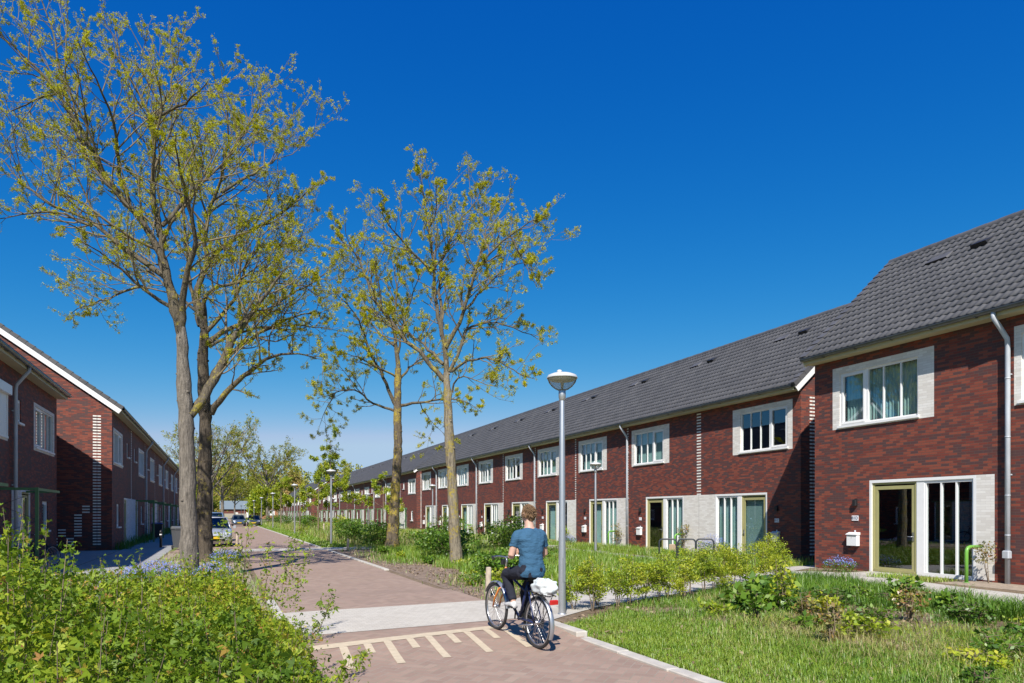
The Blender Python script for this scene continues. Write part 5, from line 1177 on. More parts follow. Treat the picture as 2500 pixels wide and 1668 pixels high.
P = np.concatenate([np.stack([rng.uniform(4.7, 7.5, n), rng.uniform(12.5, 32, n), np.full(n, .02)], 1), np.stack([rng.uniform(4.6, 12, n), rng.uniform(4, 11.5, n), np.full(n, .02)], 1), np.stack([rng.uniform(-1.8, .75, 900), rng.uniform(11, 32, 900), np.full(900, .02)], 1)])
P = P[~((P[:, 1] > path_y_lo(P[:, 0])-.2) & (P[:, 1] < path_y_hi(P[:, 0])+.1) & (P[:, 0] > 4.5))]
V, Q, a = leaf_faces(P, rng.uniform(0.04, 0.09, len(P)), rng.random(len(P)), rng, 1.2, 0.6)
o = link('leaf_litter', np_mesh('leaf_litter', V, Q, leaf_mat('dead_leaf', [(0, (0.16, 0.10, 0.055)), (1, (0.42, 0.32, 0.20))], 0.1), a)); tag(o, 'brown fallen leaves scattered over the bare soil', 'leaves', kind='stuff')
# ---------------------------------------------------------------- street lamps
ALU = plain('aluminium_pole', (0.50, 0.51, 0.52), 0.38, 0.75, var=0.06, scale=3)
LIDM = plain('lamp_lid', (0.62, 0.62, 0.60), 0.4, 0.2)
REFL = plain('lamp_reflector', (0.60, 0.58, 0.44), 0.5)
def bowl_mat():
    m = bpy.data.materials.new('lamp_bowl'); m.use_nodes = True; t = NT(m); t.n.remove(t.n['Principled BSDF'])
    a = t.new('ShaderNodeBsdfTransparent'); a.inputs[0].default_value = (0.80, 0.82, 0.84, 1); d = t.new('ShaderNodeBsdfTranslucent'); d.inputs[0].default_value = (0.75, 0.75, 0.75, 1)
    g = t.new('ShaderNodeBsdfGlossy'); g.inputs['Roughness'].default_value = 0.08; lw = t.new('ShaderNodeLayerWeight'); lw.inputs[0].default_value = 0.08
    m1 = t.new('ShaderNodeMixShader'); m1.inputs[0].default_value = 0.35; t.l.new(a.outputs[0], m1.inputs[1]); t.l.new(d.outputs[0], m1.inputs[2])
    m2 = t.new('ShaderNodeMixShader'); t.l.new(lw.outputs[0], m2.inputs[0]); t.l.new(m1.outputs[0], m2.inputs[1]); t.l.new(g.outputs[0], m2.inputs[2])
    t.l.new(m2.outputs[0], t.n['Material Output'].inputs[0]); return m
BOWL = bowl_mat()
def lamp(label, X, Y, group):
    t = thing('street_lamp', label, 'street lamp', (X, Y, float(gz(X, Y))), 0, group)
    p = MB(); p.lathe([(0.062, -0.1), (0.062, 1.0), (0.060, 1.05), (0.044, 3.62), (0.040, 3.64)], 20); p.lathe([(0.075, -.02), (0.075, 0.02), (0.062, 0.03)], 20); p.box(-.024, .024, -.066, -.055, 0.55, 0.95); p.build('pole', ALU, t)
    c = MB(); c.lathe([(0.040, 3.56), (0.052, 3.57), (0.052, 3.60), (0.060, 3.62), (0.060, 3.735), (0.05, 3.75), (0, 3.75)], 20); c.build('collar', ALU, t)
    b = MB(); b.lathe([(0.060, 3.735), (0.11, 3.755), (0.17, 3.80), (0.222, 3.865), (0.250, 3.94)], 32); b.build('bowl', BOWL, t)
    r = MB(); r.lathe([(0.236, 3.942), (0.20, 3.90), (0.10, 3.895), (0.03, 3.88), (0.012, 3.70)], 28); r.build('reflector', REFL, t)
    l = MB(); l.lathe([(0.256, 3.935), (0.258, 3.95), (0.235, 3.985), (0.17, 4.012), (0.08, 4.03), (0, 4.034)], 32); l.lathe([(0.240, 3.943), (0.256, 3.935)], 32); l.build('lid', LIDM, t)
    s = MB(); s.lathe([(0.035, 4.025), (0.042, 4.035), (0.042, 4.06), (0.03, 4.072), (0, 4.073)], 14, c=(-0.05, 0, 0)); s.build('sensor_cap', LIDM, t); return t
GLP, GLF = 'lamps along the right kerb', 'lamps along the front path'
lp = lamp('street lamp with clear bowl standing right beside the cyclist, tallest in view', 5.24, 10.14, GLP)
for k, Y in enumerate([37.2, 56.6, 81.0, 104, 128, 153, 180, 208]):
    c = copy_tree(lp); c.location = (5.42, Y, 0); c['label'] = ['second street lamp along the kerb, in front of the bushy young tree', 'third street lamp along the kerb, left of the bushy young tree', 'fourth street lamp along the kerb, before the narrow young tree', 'fifth street lamp along the kerb, right of the far dark car', 'sixth street lamp along the kerb, before the orange-brick gable', 'seventh lamp in the shrinking row along the kerb', 'eighth lamp in the shrinking row along the kerb', 'farthest street lamp of the row along the kerb'][k]
for k, (X, Y) in enumerate([(14.9, 25.7), (14.9, 50.3), (14.9, 75.0), (14.9, 99.5)]):
    c = copy_tree(lp); c.location = (X, Y, Z2); c['group'] = GLF; c['label'] = ['lamp among the meadow grass, right of the nearest lamp post', 'lamp left of the blotched trunk, before the end of the middle terrace', 'lamp before the third terrace, behind the slender young tree', 'farthest lamp on the front path, behind the bushy young tree'][k]

# ---------------------------------------------------------------- bicycles
RUB = plain('tyre_rubber', (0.022, 0.022, 0.024), 0.8); RIMM = plain('rim_metal', (0.5, 0.5, 0.52), 0.3, 0.9)
def bike(name, label, cat, loc, rotz, cols, pitch=0.0, group=None, lean=0.0):
    """stands on its wheels, pointing to local +Y, origin under the rear axle"""
    FR, FORK, FEND = cols
    t = thing(name, label, cat, loc, rotz, group); t.rotation_mode = 'XYZ'; t.rotation_euler = (pitch, lean, rotz)
    r, wb = 0.325, 1.12
    for y in (0, wb):
        w = MB(); w.torus((0, y, r), (1, 0, 0), r-0.02, 0.020, 48, 8); o = w.build('wheel', RUB, t)
        m = MB(); m.torus((0, y, r), (1, 0, 0), r-0.045, 0.011, 48, 6); m.tube([(-.05, y, r), (.05, y, r)], 0.03 if y == 0 else 0.022, 12); m.build('rim', RIMM, o)
        s = MB()
        for k in range(28):
            a = 2*math.pi*k/28; b = a+(0.35 if k % 2 else -0.35); sx = 0.028 if k % 4 < 2 else -0.028
            s.tube([(sx, y+0.025*math.cos(b), r+0.025*math.sin(b)), (0, y+(r-.05)*math.cos(a), r+(r-.05)*math.sin(a))], 0.0022, 4, cap=False)
        s.build('spokes', RIMM, o)
    f = MB()
    bb, st, hd0, hd1 = (0, 0.46, 0.29), (0, 0.27, 0.80), (0, 0.93, 0.60), (0, 0.885, 0.84)
    f.tube([bb, st], 0.017, 10); f.tube([bb, hd0], 0.019, 10); f.tube([(0, 0.32, 0.66), hd1], 0.017, 10); f.tube([hd0, hd1], 0.021, 10)
    for sx in (-.055, .055):
        f.tube([(sx, 0, r), (sx*.6, .2, .31), (sx*.55, .46, .29)], 0.010, 8); f.tube([(sx, 0, r), (sx*.9, .1, .52), (0, 0.285, 0.76)], 0.009, 8)
    f.build('frame', FR, t)
    k = MB()
    for sx in (-.05, .05): k.tube([(sx, wb, r), (sx, wb-.04, r+.12), (sx*.9, 0.965, 0.60), (0, 0.945, 0.62)], 0.012, 8)
    k.tube([(0, 0.93, 0.62), (0, 0.872, 0.90)], 0.016, 8); k.build('fork', FORK, t)
    h = MB(); h.tube([(0, 0.875, 0.88), (0, 0.855, 1.0), (0, 0.88, 1.02)], 0.013, 8); h.tube([(-.29, .70, 1.05), (-.25, .78, 1.055), (-.12, .87, 1.05), (0, .885, 1.03), (.12, .87, 1.05), (.25, .78, 1.055), (.29, .70, 1.05)], 0.011, 8)
    o = h.build('handlebar', STEEL, t); g = MB()
    for sx in (-1, 1): g.tube([(sx*.29, .69, 1.05), (sx*.262, .765, 1.055)], 0.017, 10); g.tube([(sx*.24, .80, 1.05), (sx*.25, .76, 1.02)], 0.006, 6)
    g.build('grip', BLACK, o); q = MB(); q.bbox(-.05, .05, .89, .94, .93, 1.0, .01); q.build('headlight', BLACK, t)
    s = MB(); P = [(0, .38, .845, .02), (0, .33, .858, .04), (0, .24, .868, .085), (0, .17, .872, .11), (0, .12, .866, .10)]
    vs = []
    for (x, y, z, w_) in P: vs += [(-w_, y, z-.045), (-w_*.8, y, z), (0, y, z+.012), (w_*.8, y, z), (w_, y, z-.045)]
    s.add(vs, [(5*i+j, 5*i+j+1, 5*i+j+6, 5*i+j+5) for i in range(4) for j in range(4)]+[(0, 1, 2, 3, 4), (24, 23, 22, 21, 20)], 0, True); s.tube([st, (0, .25, .84)], 0.013, 8); s.build('saddle', BLACK, t)
    for (y, a0, a1, nm) in ((0, -25, 112, 'mudguard'), (wb, 25, 175, 'mudguard')):
        m = MB(); vs = []; N_ = 18
        for i in range(N_+1):
            a = R(a0+(a1-a0)*i/N_) if y == 0 else R(a0+(a1-a0)*i/N_); c, s_ = math.cos(a), math.sin(a); c = -c if y == 0 else c
            for (x, dr) in ((-.03, 0.012), (-.018, .026), (.018, .026), (.03, .012)): vs.append((x, y+(r+dr)*c, r+(r+dr)*s_))
        m.add(vs, [(4*i+j, 4*i+j+1, 4*i+j+5, 4*i+j+4) for i in range(N_) for j in range(3)], 0, True); m.build(nm, FEND, t)
    rk = MB()
    for sx in (-.06, .06): rk.tube([(sx, .20, .69), (sx, -.30, .70), (sx*.6, -.33, .70)], 0.006, 6)
    for sx in (-.065, .065):
        for yy in (-.22, -.05): rk.tube([(sx, 0, r), (sx, yy, .70)], 0.005, 6)
    for yy in (-.28, -.15, -.02, .12): rk.tube([(-.06, yy, .70), (.06, yy, .70)], 0.005, 6)
    rk.build('rear_rack', BLACK, t)
    tl = MB(); tl.bbox(-.055, .055, -.37, -.335, .61, .665, .008); tl.build('tail_light', plain('red_reflector', (0.45, 0.02, 0.02), 0.25), t)
    c = MB(); c.tube([(-.02, .46, .29), (.07, .46, .29)], 0.025, 10)
    an = R(104); px_, pz = 0.17*math.cos(an), 0.17*math.sin(an)
    c.tube([(-.07, .46, .29), (-.085, .46+px_, .29+pz)], 0.010, 6); c.tube([(.075, .46, .29), (.09, .46-px_, .29-pz)], 0.010, 6)
    c.box(-.17, -.085, .46+px_-.045, .46+px_+.045, .29+pz-.012, .29+pz+.012); c.box(.09, .175, .46-px_-.045, .46-px_+.045, .29-pz-.012, .29-pz+.012); c.build('crank', BLACK, t)
    cg = MB(); cg.bbox(.045, .06, -.05, .58, .25, .36, .008); cg.build('chain_case', BLACK, t)
    ks = MB(); ks.tube([(-.06, .02, .30), (-.10, .16, .27), (-.115, .26, .245)], 0.009, 6); ks.build('kickstand', STEEL, t); return t
FBLUE = plain('dark_blue_frame_paint', (0.018, 0.03, 0.10), 0.35); ORNG = plain('orange_frame_paint', (0.62, 0.20, 0.04), 0.4); FEND = plain('silver_mudguard', (0.40, 0.42, 0.45), 0.35, 0.7)
BL = (3.60, 7.64, 0.014); BROT, BPIT = R(5.5), math.atan2(0.07, 1.12)
by = bike('bicycle', 'city bicycle with orange fork and silver mudguards, ridden on the marked brick road', 'bicycle', BL, BROT, (FBLUE, ORNG, FEND), BPIT)
bike('bicycle', 'dark bicycle parked in the shade before the left-hand doors', 'bicycle', (-5.5, 25.3, 0), R(-28), (BLACK, BLACK, BLACK), 0, None, R(-8))

# ---------------------------------------------------------------- the cyclist
SKIN = plain('skin', (0.52, 0.32, 0.24), 0.55, var=0.05); HAIRM = plain('brown_hair', (0.15, 0.086, 0.040), 0.6, var=0.5, scale=60)
def cloth_mat(name, col, sc, st):
    m, t, p = new_mat(name); mp = t.new('ShaderNodeMapping'); mp.inputs['Scale'].default_value = (5, 5, 9); mp.inputs['Rotation'].default_value = (0.5, 0.3, 0.2); t.l.new(t.obj(), mp.inputs[0])
    n = t.noise(mp.outputs[0], sc, 3.0, 0.5); f = t.noise(t.obj(), 180, 2.0)
    p.inputs['Base Color'].default_value = (*col, 1); p.inputs['Roughness'].default_value = 0.9; p.inputs['Specular IOR Level'].default_value = 0.15
    t.l.new(t.bump(t.math('ADD', n, t.math('MULTIPLY', f, 0.05)), st, 0.05), p.inputs['Normal']); return m
SHIRT = cloth_mat('blue_cotton', (0.042, 0.108, 0.185), 1.6, 0.7); PANTS = cloth_mat('dark_navy_cloth', (0.022, 0.024, 0.035), 1.8, 0.5); SHOE = plain('pale_grey_canvas', (0.50, 0.50, 0.50), 0.8, var=0.12, scale=20)
def loft(m, rings, n=20, mat=0, cap=True):
    """rings: (centre, half-width vector, half-depth vector)"""
    vs = []
    for c, a, b in rings:
        c, a, b = Vector(c), Vector(a), Vector(b)
        for k in range(n):
            t_ = 2*math.pi*k/n; ct, st = math.cos(t_), math.sin(t_)
            sg = lambda q: math.copysign(abs(q)**0.85, q); vs.append(c+a*sg(ct)+b*sg(st))
    L_ = len(rings); m.add(vs, [(i*n+k, i*n+(k+1) % n, (i+1)*n+(k+1) % n, (i+1)*n+k) for i in range(L_-1) for k in range(n)]+([tuple(range(n-1, -1, -1)), tuple(range((L_-1)*n, L_*n))] if cap else []), mat, True)
def limb_loft(m, pts, rad, n=16):
    pts = [Vector(p) for p in pts]; rings = []
    P, L_ = resample(pts, 0.03); P = [Vector(p) for p in P]; rr = np.interp(np.linspace(0, 1, len(P)), np.linspace(0, 1, len(rad)), rad)
    m.tube(P, [float(q) for q in rr], n)
def remeshed(m, name, mat, parent, vox=0.009, smooth=6):
    o = m.build(name, mat, parent); a = o.modifiers.new('Remesh', 'REMESH'); a.mode = 'VOXEL'; a.voxel_size = vox; a.use_smooth_shade = True
    b = o.modifiers.new('Smooth', 'SMOOTH'); b.factor = 0.5; b.iterations = smooth; return o
ps = thing('person', 'young man in blue t-shirt and dark trousers, seated on the bicycle, seen from behind', 'person', BL, 0); ps.rotation_mode = 'XYZ'; ps.rotation_euler = (BPIT, 0, BROT)
X_, Y_ = Vector((1, 0, 0)), Vector((0, 1, 0))
torso = [((0, .20, .87), .155, .115), ((0, .195, .95), .165, .12), ((0, .20, 1.04), .148, .108), ((0, .215, 1.13), .142, .102), ((0, .235, 1.24), .160, .112), ((0, .25, 1.34), .178, .112), ((0, .262, 1.40), .165, .095), ((0, .27, 1.452), .100, .072), ((0, .28, 1.485), .062, .062)]
hipL, kneeL, ankL = (-.10, .22, .92), (-.135, .62, .855), (-.125, .42, .53); hipR, kneeR, ankR = (.10, .22, .92), (.125, .56, .625), (.125, .47, .215)
shL, elL, haL = (-.185, .265, 1.40), (-.255, .275, 1.125), (-.09, .50, 1.13); shR, elR, haR = (.185, .265, 1.40), (.25, .30, 1.125), (.07, .51, 1.15)
bd = MB(); loft(bd, [(c, X_*a*.94, Y_*b*.92) for c, a, b in torso])
limb_loft(bd, [(0, .275, 1.45), (0, .295, 1.53), (0, .315, 1.58)], [.064, .057, .057])
hc = Vector((0, .325, 1.635)); turn = Matrix.Rotation(R(14), 3, 'Z')   # the head turned a little to the left
def hp_(v): return hc+turn @ Vector(v)
vs, nu, nv = [], 24, 16
for j in range(nv+1):
    th = math.pi*j/nv
    for i in range(nu):
        ph = 2*math.pi*i/nu; x_, y_, z_ = math.sin(th)*math.sin(ph), math.sin(th)*math.cos(ph), math.cos(th)
        w_ = .074*(1-.10*max(0, -z_)); yy = y_*.096; zz = z_*.118
        if z_ < -.1: w_ *= (1-.22*(-z_-.1)); yy = yy*(1-.14*(-z_)) + .010*max(0, y_)*(-z_)
        if y_ > .75 and abs(x_) < .35: yy -= .006*max(0, .3-abs(z_-.08))
        vs.append(hp_((x_*w_, yy, zz)))
bd.add(vs, [(j*nu+i, j*nu+(i+1) % nu, (j+1)*nu+(i+1) % nu, (j+1)*nu+i) for j in range(nv) for i in range(nu)], 0, True)
loft(bd, [(hp_((0, .092, .022)), turn@(X_*.008), Vector((0, 0, .007))), (hp_((0, .105, -.005)), turn@(X_*.012), Vector((0, 0, .010))), (hp_((0, .116, -.022)), turn@(X_*.016), Vector((0, 0, .010))), (hp_((0, .100, -.030)), turn@(X_*.013), Vector((0, 0, .006)))], 10)
for q in (-.052, -.062): bd.tube([hp_((-.022, .084, q)), hp_((0, .095, q)), hp_((.022, .084, q))], 0.007, 8)
for sx in (-1, 1):
    e = MB(); bd.lathe([(0.0, 0), (.012, .004), (.016, .012), (.0, .016)], 10, c=hp_((sx*.03, .082, .012)))
    loft(bd, [(hp_((sx*.070, -.005, -.032)), turn@Vector((0, .011, 0)), Vector((sx*.008, 0, .010))), (hp_((sx*.080, -.012, .0)), turn@Vector((0, .017, 0)), Vector((sx*.008, 0, .014))), (hp_((sx*.082, -.014, .026)), turn@Vector((0, .015, 0)), Vector((sx*.006, 0, .012)))], 10)
for (a, b, c) in ((shL, elL, haL), (shR, elR, haR)):
    limb_loft(bd, [a, b], [.052, .047, .041]); limb_loft(bd, [b, c], [.042, .040, .034, .028])
    w_ = Vector(c); d = (w_-Vector(b)).normalized(); s_ = Vector((0, 0, 1)); g = d.cross(s_).normalized(); s_ = g.cross(d)
    loft(bd, [(w_, s_*.028, g*.016), (w_+d*.04, s_*.040, g*.016), (w_+d*.085, s_*.040, g*.013)], 12)
    for k, ln in enumerate((.066, .074, .070, .055)):
        base = w_+d*.08+s_*(.030-.020*k); mid = base+d*ln*.5-g*(.012 if c is haR else -.012); tip = mid+d*ln*.28-g*(.032 if c is haR else -.032)
        bd.tube([base-d*.02, base, mid, tip], [.0095, .0092, .0085, .007], 8)
    tb = w_+d*.025+s_*.030; bd.tube([tb-s_*.01, tb+s_*.022+d*.018, tb+s_*.030+d*.052], [.012, .0105, .008], 8)
for (a, b, c) in ((hipL, kneeL, ankL), (hipR, kneeR, ankR)):
    limb_loft(bd, [a, b], [.082, .075, .06, .052]); limb_loft(bd, [b, c], [.052, .055, .045, .036])
    f0 = Vector(c); bd.tube([f0, f0+Vector((0, .0, -.05)), f0+Vector((0, .10, -.065)), f0+Vector((0, .155, -.07))], [.036, .038, .032, .024], 10)
body = remeshed(bd, 'body', SKIN, ps, 0.0062, 3)
hr = MB(); vs = []
rngh = np.random.default_rng(5)
for j in range(nv+1):
    th = math.pi*0.70*j/nv
    for i in range(nu*2):
        ph = math.pi*i/nu; x_, y_, z_ = math.sin(th)*math.sin(ph), math.sin(th)*math.cos(ph), math.cos(th)
        lim = 0.50 if y_ > .35 else (0.86 if abs(x_) > .6 else 1.0)
        th2 = th*lim; x_, y_, z_ = math.sin(th2)*math.sin(ph), math.sin(th2)*math.cos(ph), math.cos(th2)
        k = 1+.030*math.sin(ph*9+z_*8)+.02*rngh.normal(); vs.append(hp_((x_*.079*k, y_*.101*k-.003, z_*.127*k+.003+(.010*max(0, y_)))))
n2 = nu*2; hr.add(vs, [(j*n2+i, j*n2+(i+1) % n2, (j+1)*n2+(i+1) % n2, (j+1)*n2+i) for j in range(nv) for i in range(n2)], 0, True)
for k in range(420):                                          # locks of hair
    ph, th = rngh.random()*6.28, math.acos(1-1.15*rngh.random()); y_ = math.sin(th)*math.cos(ph)
    if y_ > .3 and th > .8: continue
    p = Vector((math.sin(th)*math.sin(ph)*.082, y_*.104, math.cos(th)*.131+.006)); nrm = p.normalized(); d = (nrm.cross(Vector((.3, .2, 1))).normalized()*(.6-1.2*rngh.random())+Vector((0, -.5, -.9))+nrm*.45).normalized()
    hr.tube([hp_(p*.97), hp_(p*1.03+d*.016), hp_(p*1.03+d*.034)], [.0055, .005, .001], 4, cap=False)
hr.build('hair', HAIRM, ps)
sh = MB(); loft(sh, [(c, X_*(a*.95+.020), Y_*(b+.020)) for c, a, b in torso[:-1]]+[((0, .277, 1.478), X_*.072, Y_*.068)])
for (a, b) in ((shL, elL), (shR, elR)):
    a, b = Vector(a), Vector(b); limb_loft(sh, [a+(Vector((0, .262, 1.39))-a)*.35, a, a+(b-a)*.60], [.064, .064, .062, .060, .060])
sh_o = remeshed(sh, 't_shirt', SHIRT, ps, 0.010, 5)
ds = sh_o.modifiers.new('Folds', 'DISPLACE'); tx_ = bpy.data.textures.new('folds', 'CLOUDS'); tx_.noise_scale = 0.11; tx_.noise_depth = 1; ds.texture = tx_; ds.strength = 0.022; ds.mid_level = 0.5
pt = MB(); loft(pt, [(c, X_*(a+.012), Y_*(b+.014)) for c, a, b in torso[:3]])
for (a, b, c, lo) in ((hipL, kneeL, ankL, .93), (hipR, kneeR, ankR, .93)):
    a, b, c = Vector(a), Vector(b), Vector(c); limb_loft(pt, [a, b], [.098, .092, .080, .070]); limb_loft(pt, [b, b+(c-b)*.98], [.070, .068, .062, .056, .054])
remeshed(pt, 'trousers', PANTS, ps, 0.010, 5)
for c in (ankL, ankR):
    s = MB(); f0 = Vector(c); loft(s, [(f0+Vector((0, -.055, -.055)), X_*.028, Vector((0, .012, .030))), (f0+Vector((0, -.03, -.045)), X_*.040, Vector((0, 0, .046))), (f0+Vector((0, .03, -.045)), X_*.042, Vector((0, 0, .045))), (f0+Vector((0, .10, -.062)), X_*.046, Vector((0, 0, .030))), (f0+Vector((0, .165, -.07)), X_*.042, Vector((0, 0, .022))), (f0+Vector((0, .195, -.075)), X_*.022, Vector((0, 0, .014)))], 16)
    s.build('shoe', SHOE, ps)
# white bag on the rear rack
bg_ = MB(); nu, nv = 40, 24; vs = []; rb = np.random.default_rng(4); ph0 = rb.random(8)*6.28
for j in range(nv+1):
    th = math.pi*j/nv
    for i in range(nu):
        ph = 2*math.pi*i/nu; f = 1+.07*math.sin(3*ph+4*th+ph0[0])+.06*math.sin(7*ph-5*th+ph0[1])+.05*math.sin(11*th+2*ph+ph0[2])+.035*math.sin(13*ph+ph0[3]+3*th)
        x_, y_, z_ = math.sin(th)*math.cos(ph), math.sin(th)*math.sin(ph), math.cos(th); sg = lambda q, e: math.copysign(abs(q)**e, q)
        vs.append((.120*sg(x_, .7)*f, .18*sg(y_, .7)*f, max(-.055, .105*sg(z_, .8)*f)))
bg_.add(vs, [(j*nu+i, j*nu+(i+1) % nu, (j+1)*nu+(i+1) % nu, (j+1)*nu+i) for j in range(nv) for i in range(nu)], 0, True)
bo = bg_.build('bag', plain('crumpled_white_plastic', (0.56, 0.60, 0.61), 0.45, var=0.12, scale=14, bump=1.0)); bo.rotation_mode = 'XYZ'; bo.rotation_euler = (BPIT, 0, BROT)
bo.location = Vector(BL)+Euler((BPIT, 0, BROT)).to_matrix()@Vector((0.03, -.08, .765)); tag(bo, 'crumpled white bag strapped on the rear rack behind the cyclist', 'bag')

# ---------------------------------------------------------------- small street furniture
GRK = 'bicycle racks by the front path'
rk0 = None
for k, (X, Y, lb) in enumerate([(15.07, 20.75, 'left one of three dark bicycle hoops behind the shrub row'), (15.71, 20.48, 'middle one of three dark bicycle hoops behind the shrub row'), (16.32, 20.22, 'right one of three dark bicycle hoops behind the shrub row')]):
    if rk0 is None:
        m = MB(); Rr, w, H = .13, .31, .88; pts = [(-w, 0, -.15), (-w, 0, H-Rr)]+[(-w+Rr-Rr*math.cos(R(a)), 0, H-Rr+Rr*math.sin(R(a))) for a in (22, 45, 68, 90)]+[(w-Rr+Rr*math.sin(R(a)), 0, H-Rr+Rr*math.cos(R(a))) for a in (0, 22, 45, 68)]+[(w, 0, H-Rr), (w, 0, -.15)]
        m.tube(pts, 0.030, 12)
        rk0 = m.build('bicycle_rack', RACKM); o = rk0
    else: o = rk0.copy(); C.objects.link(o)
    o.location = (X, Y, float(gz(X, Y))); o.rotation_euler = (0, 0, R(-36)); tag(o, lb, 'bicycle rack', GRK)
st0 = None
for k, (X, Y, H, lb) in enumerate([(4.98, 12.9, .60, 'pale wooden stake in the soil just left of the cyclist'), (5.45, 32.2, .52, 'wooden stake by the far crossing path'), (0.75, 36.5, .72, 'wooden stake at the left kerb before the silver car'), (0.8, 31.0, .55, 'short wooden stake among the flowers by the left kerb'), (7.6, 56.2, .9, 'pale stake at the foot of a young tree in dry grass'), (13.2, 33.0, .65, 'small pale stake in the grass left of the cyclist\'s head')]):
    m = MB(); m.lathe([(.055, -.2), (.058, H*.5), (.055, H-.02), (.045, H), (0, H+.004)], 12); o = m.build('wooden_stake', STAKE, loc=(X, Y, float(gz(X, Y)))); o.rotation_euler = (R(2*math.sin(k)), R(1.5*math.cos(k*2)), k); tag(o, lb, 'stake', 'wooden stakes beside the road')
bl = MB(); bl.lathe([(.06, 0), (.06, .74), (.066, .75), (.066, .79), (.05, .84), (0, .86)], 16); bl.lathe([(.0615, .62), (.0615, .68)], 16, 1); tag(bl.build('bollard', [BLACK, WHITE2], loc=(-2.72, 38.0, 0)), 'black bollard on the shaded left pavement', 'bollard')
def wheelie(label, X, Y, rot, body, lid):
    t = thing('wheelie_bin', label, 'bin', (X, Y, 0), rot, 'wheeled bins on the left pavement')
    b = MB(); vs = [(-.22, -.24, .10), (.22, -.24, .10), (.22, .22, .10), (-.22, .22, .10), (-.29, -.33, .98), (.29, -.33, .98), (.29, .33, .98), (-.29, .33, .98)]; b.add(vs, [(3,2,1,0), (4,5,6,7), (0,1,5,4), (1,2,6,5), (2,3,7,6), (3,0,4,7)]); b.bbox(-.31, .31, -.35, .35, .95, 1.0, .01); b.build('body', body, t)
    l = MB(); l.add([(-.31, -.36, 1.0), (.31, -.36, 1.0), (.31, .36, 1.04), (-.31, .36, 1.04), (-.25, -.28, 1.06), (.25, -.28, 1.06), (.25, .30, 1.10), (-.25, .30, 1.10)], [(3,2,1,0), (4,5,6,7), (0,1,5,4), (1,2,6,5), (2,3,7,6), (3,0,4,7)]); l.tube([(-.27, .40, 1.0), (.27, .40, 1.0)], .015, 8); l.build('lid', lid, t)
    for sx in (-.25, .25):
        w = MB(); w.torus((sx, .27, .10), (1, 0, 0), .075, .028, 20, 8); w.build('wheel', RUB, t)
    return t
DGREY = plain('dark_grey_bin_plastic', (0.10, 0.105, 0.11), 0.55); GREYP = plain('grey_bin_plastic', (0.20, 0.21, 0.21), 0.55, var=0.1); DKP = plain('dark_bin_plastic', (0.03, 0.032, 0.035), 0.5); BLUP = plain('blue_lid_plastic', (0.02, 0.06, 0.26), 0.45)
wheelie('grey wheeled bin beside the grey trunk on the left pavement', -1.75, 35.6, R(20), DGREY, DGREY)
wheelie('dark bin with a blue lid at the shaded left house fronts', -3.9, 51.5, R(90), DKP, BLUP)
bx = MB(); bx.bbox(-.2, .2, -.14, .14, 0, .44, .01); bx.add([(-.2, -.14, .43), (.2, -.14, .43), (.26, -.22, .50), (-.15, -.22, .50)], [(0, 1, 2, 3)]); bx.box(-.012, .012, -.143, -.139, 0, .43, 1)
o = bx.build('cardboard_box', [plain('cardboard', (0.44, 0.33, 0.22), 0.85, var=0.1), plain('brown_tape', (0.34, 0.24, 0.14), 0.4)], loc=(18.7, 25.3, Z2)); o.rotation_euler = (0, 0, R(25)); tag(o, 'brown cardboard box standing behind the left bicycle hoop', 'box')
# scooter by the third terrace
sc = thing('scooter', 'dark motor scooter parked on the path before the third terrace', 'scooter', (16.4, 78.5, Z2), R(50))
for y in (0, 1.25):
    w = MB(); w.torus((0, y, .24), (1, 0, 0), .18, .06, 28, 10); w.build('wheel', RUB, sc)
b = MB(); loft(b, [((0, -.25, .62), X_*.10, Vector((0, 0, .10))), ((0, 0, .60), X_*.19, Vector((0, 0, .19))), ((0, .35, .56), X_*.19, Vector((0, 0, .20))), ((0, .55, .36), X_*.17, Vector((0, 0, .08))), ((0, .85, .34), X_*.17, Vector((0, 0, .07))), ((0, 1.0, .55), X_*.19, Vector((0, .06, .16))), ((0, 1.05, .85), X_*.17, Vector((0, .07, .12)))], 18); b.build('body', DKP, sc)
s = MB(); s.bbox(-.16, .16, -.22, .45, .78, .88, .03); s.build('seat', BLACK, sc); hb = MB(); hb.tube([(0, 1.15, .35), (0, 1.02, 1.0)], .03, 10); hb.tube([(-.34, .92, 1.05), (0, 1.0, 1.03), (.34, .92, 1.05)], .016, 8); hb.build('handlebar', BLACK, sc)
hl = MB(); hl.bbox(-.09, .09, 1.08, 1.14, .86, .98, .02); hl.build('headlight', LIDM, sc)

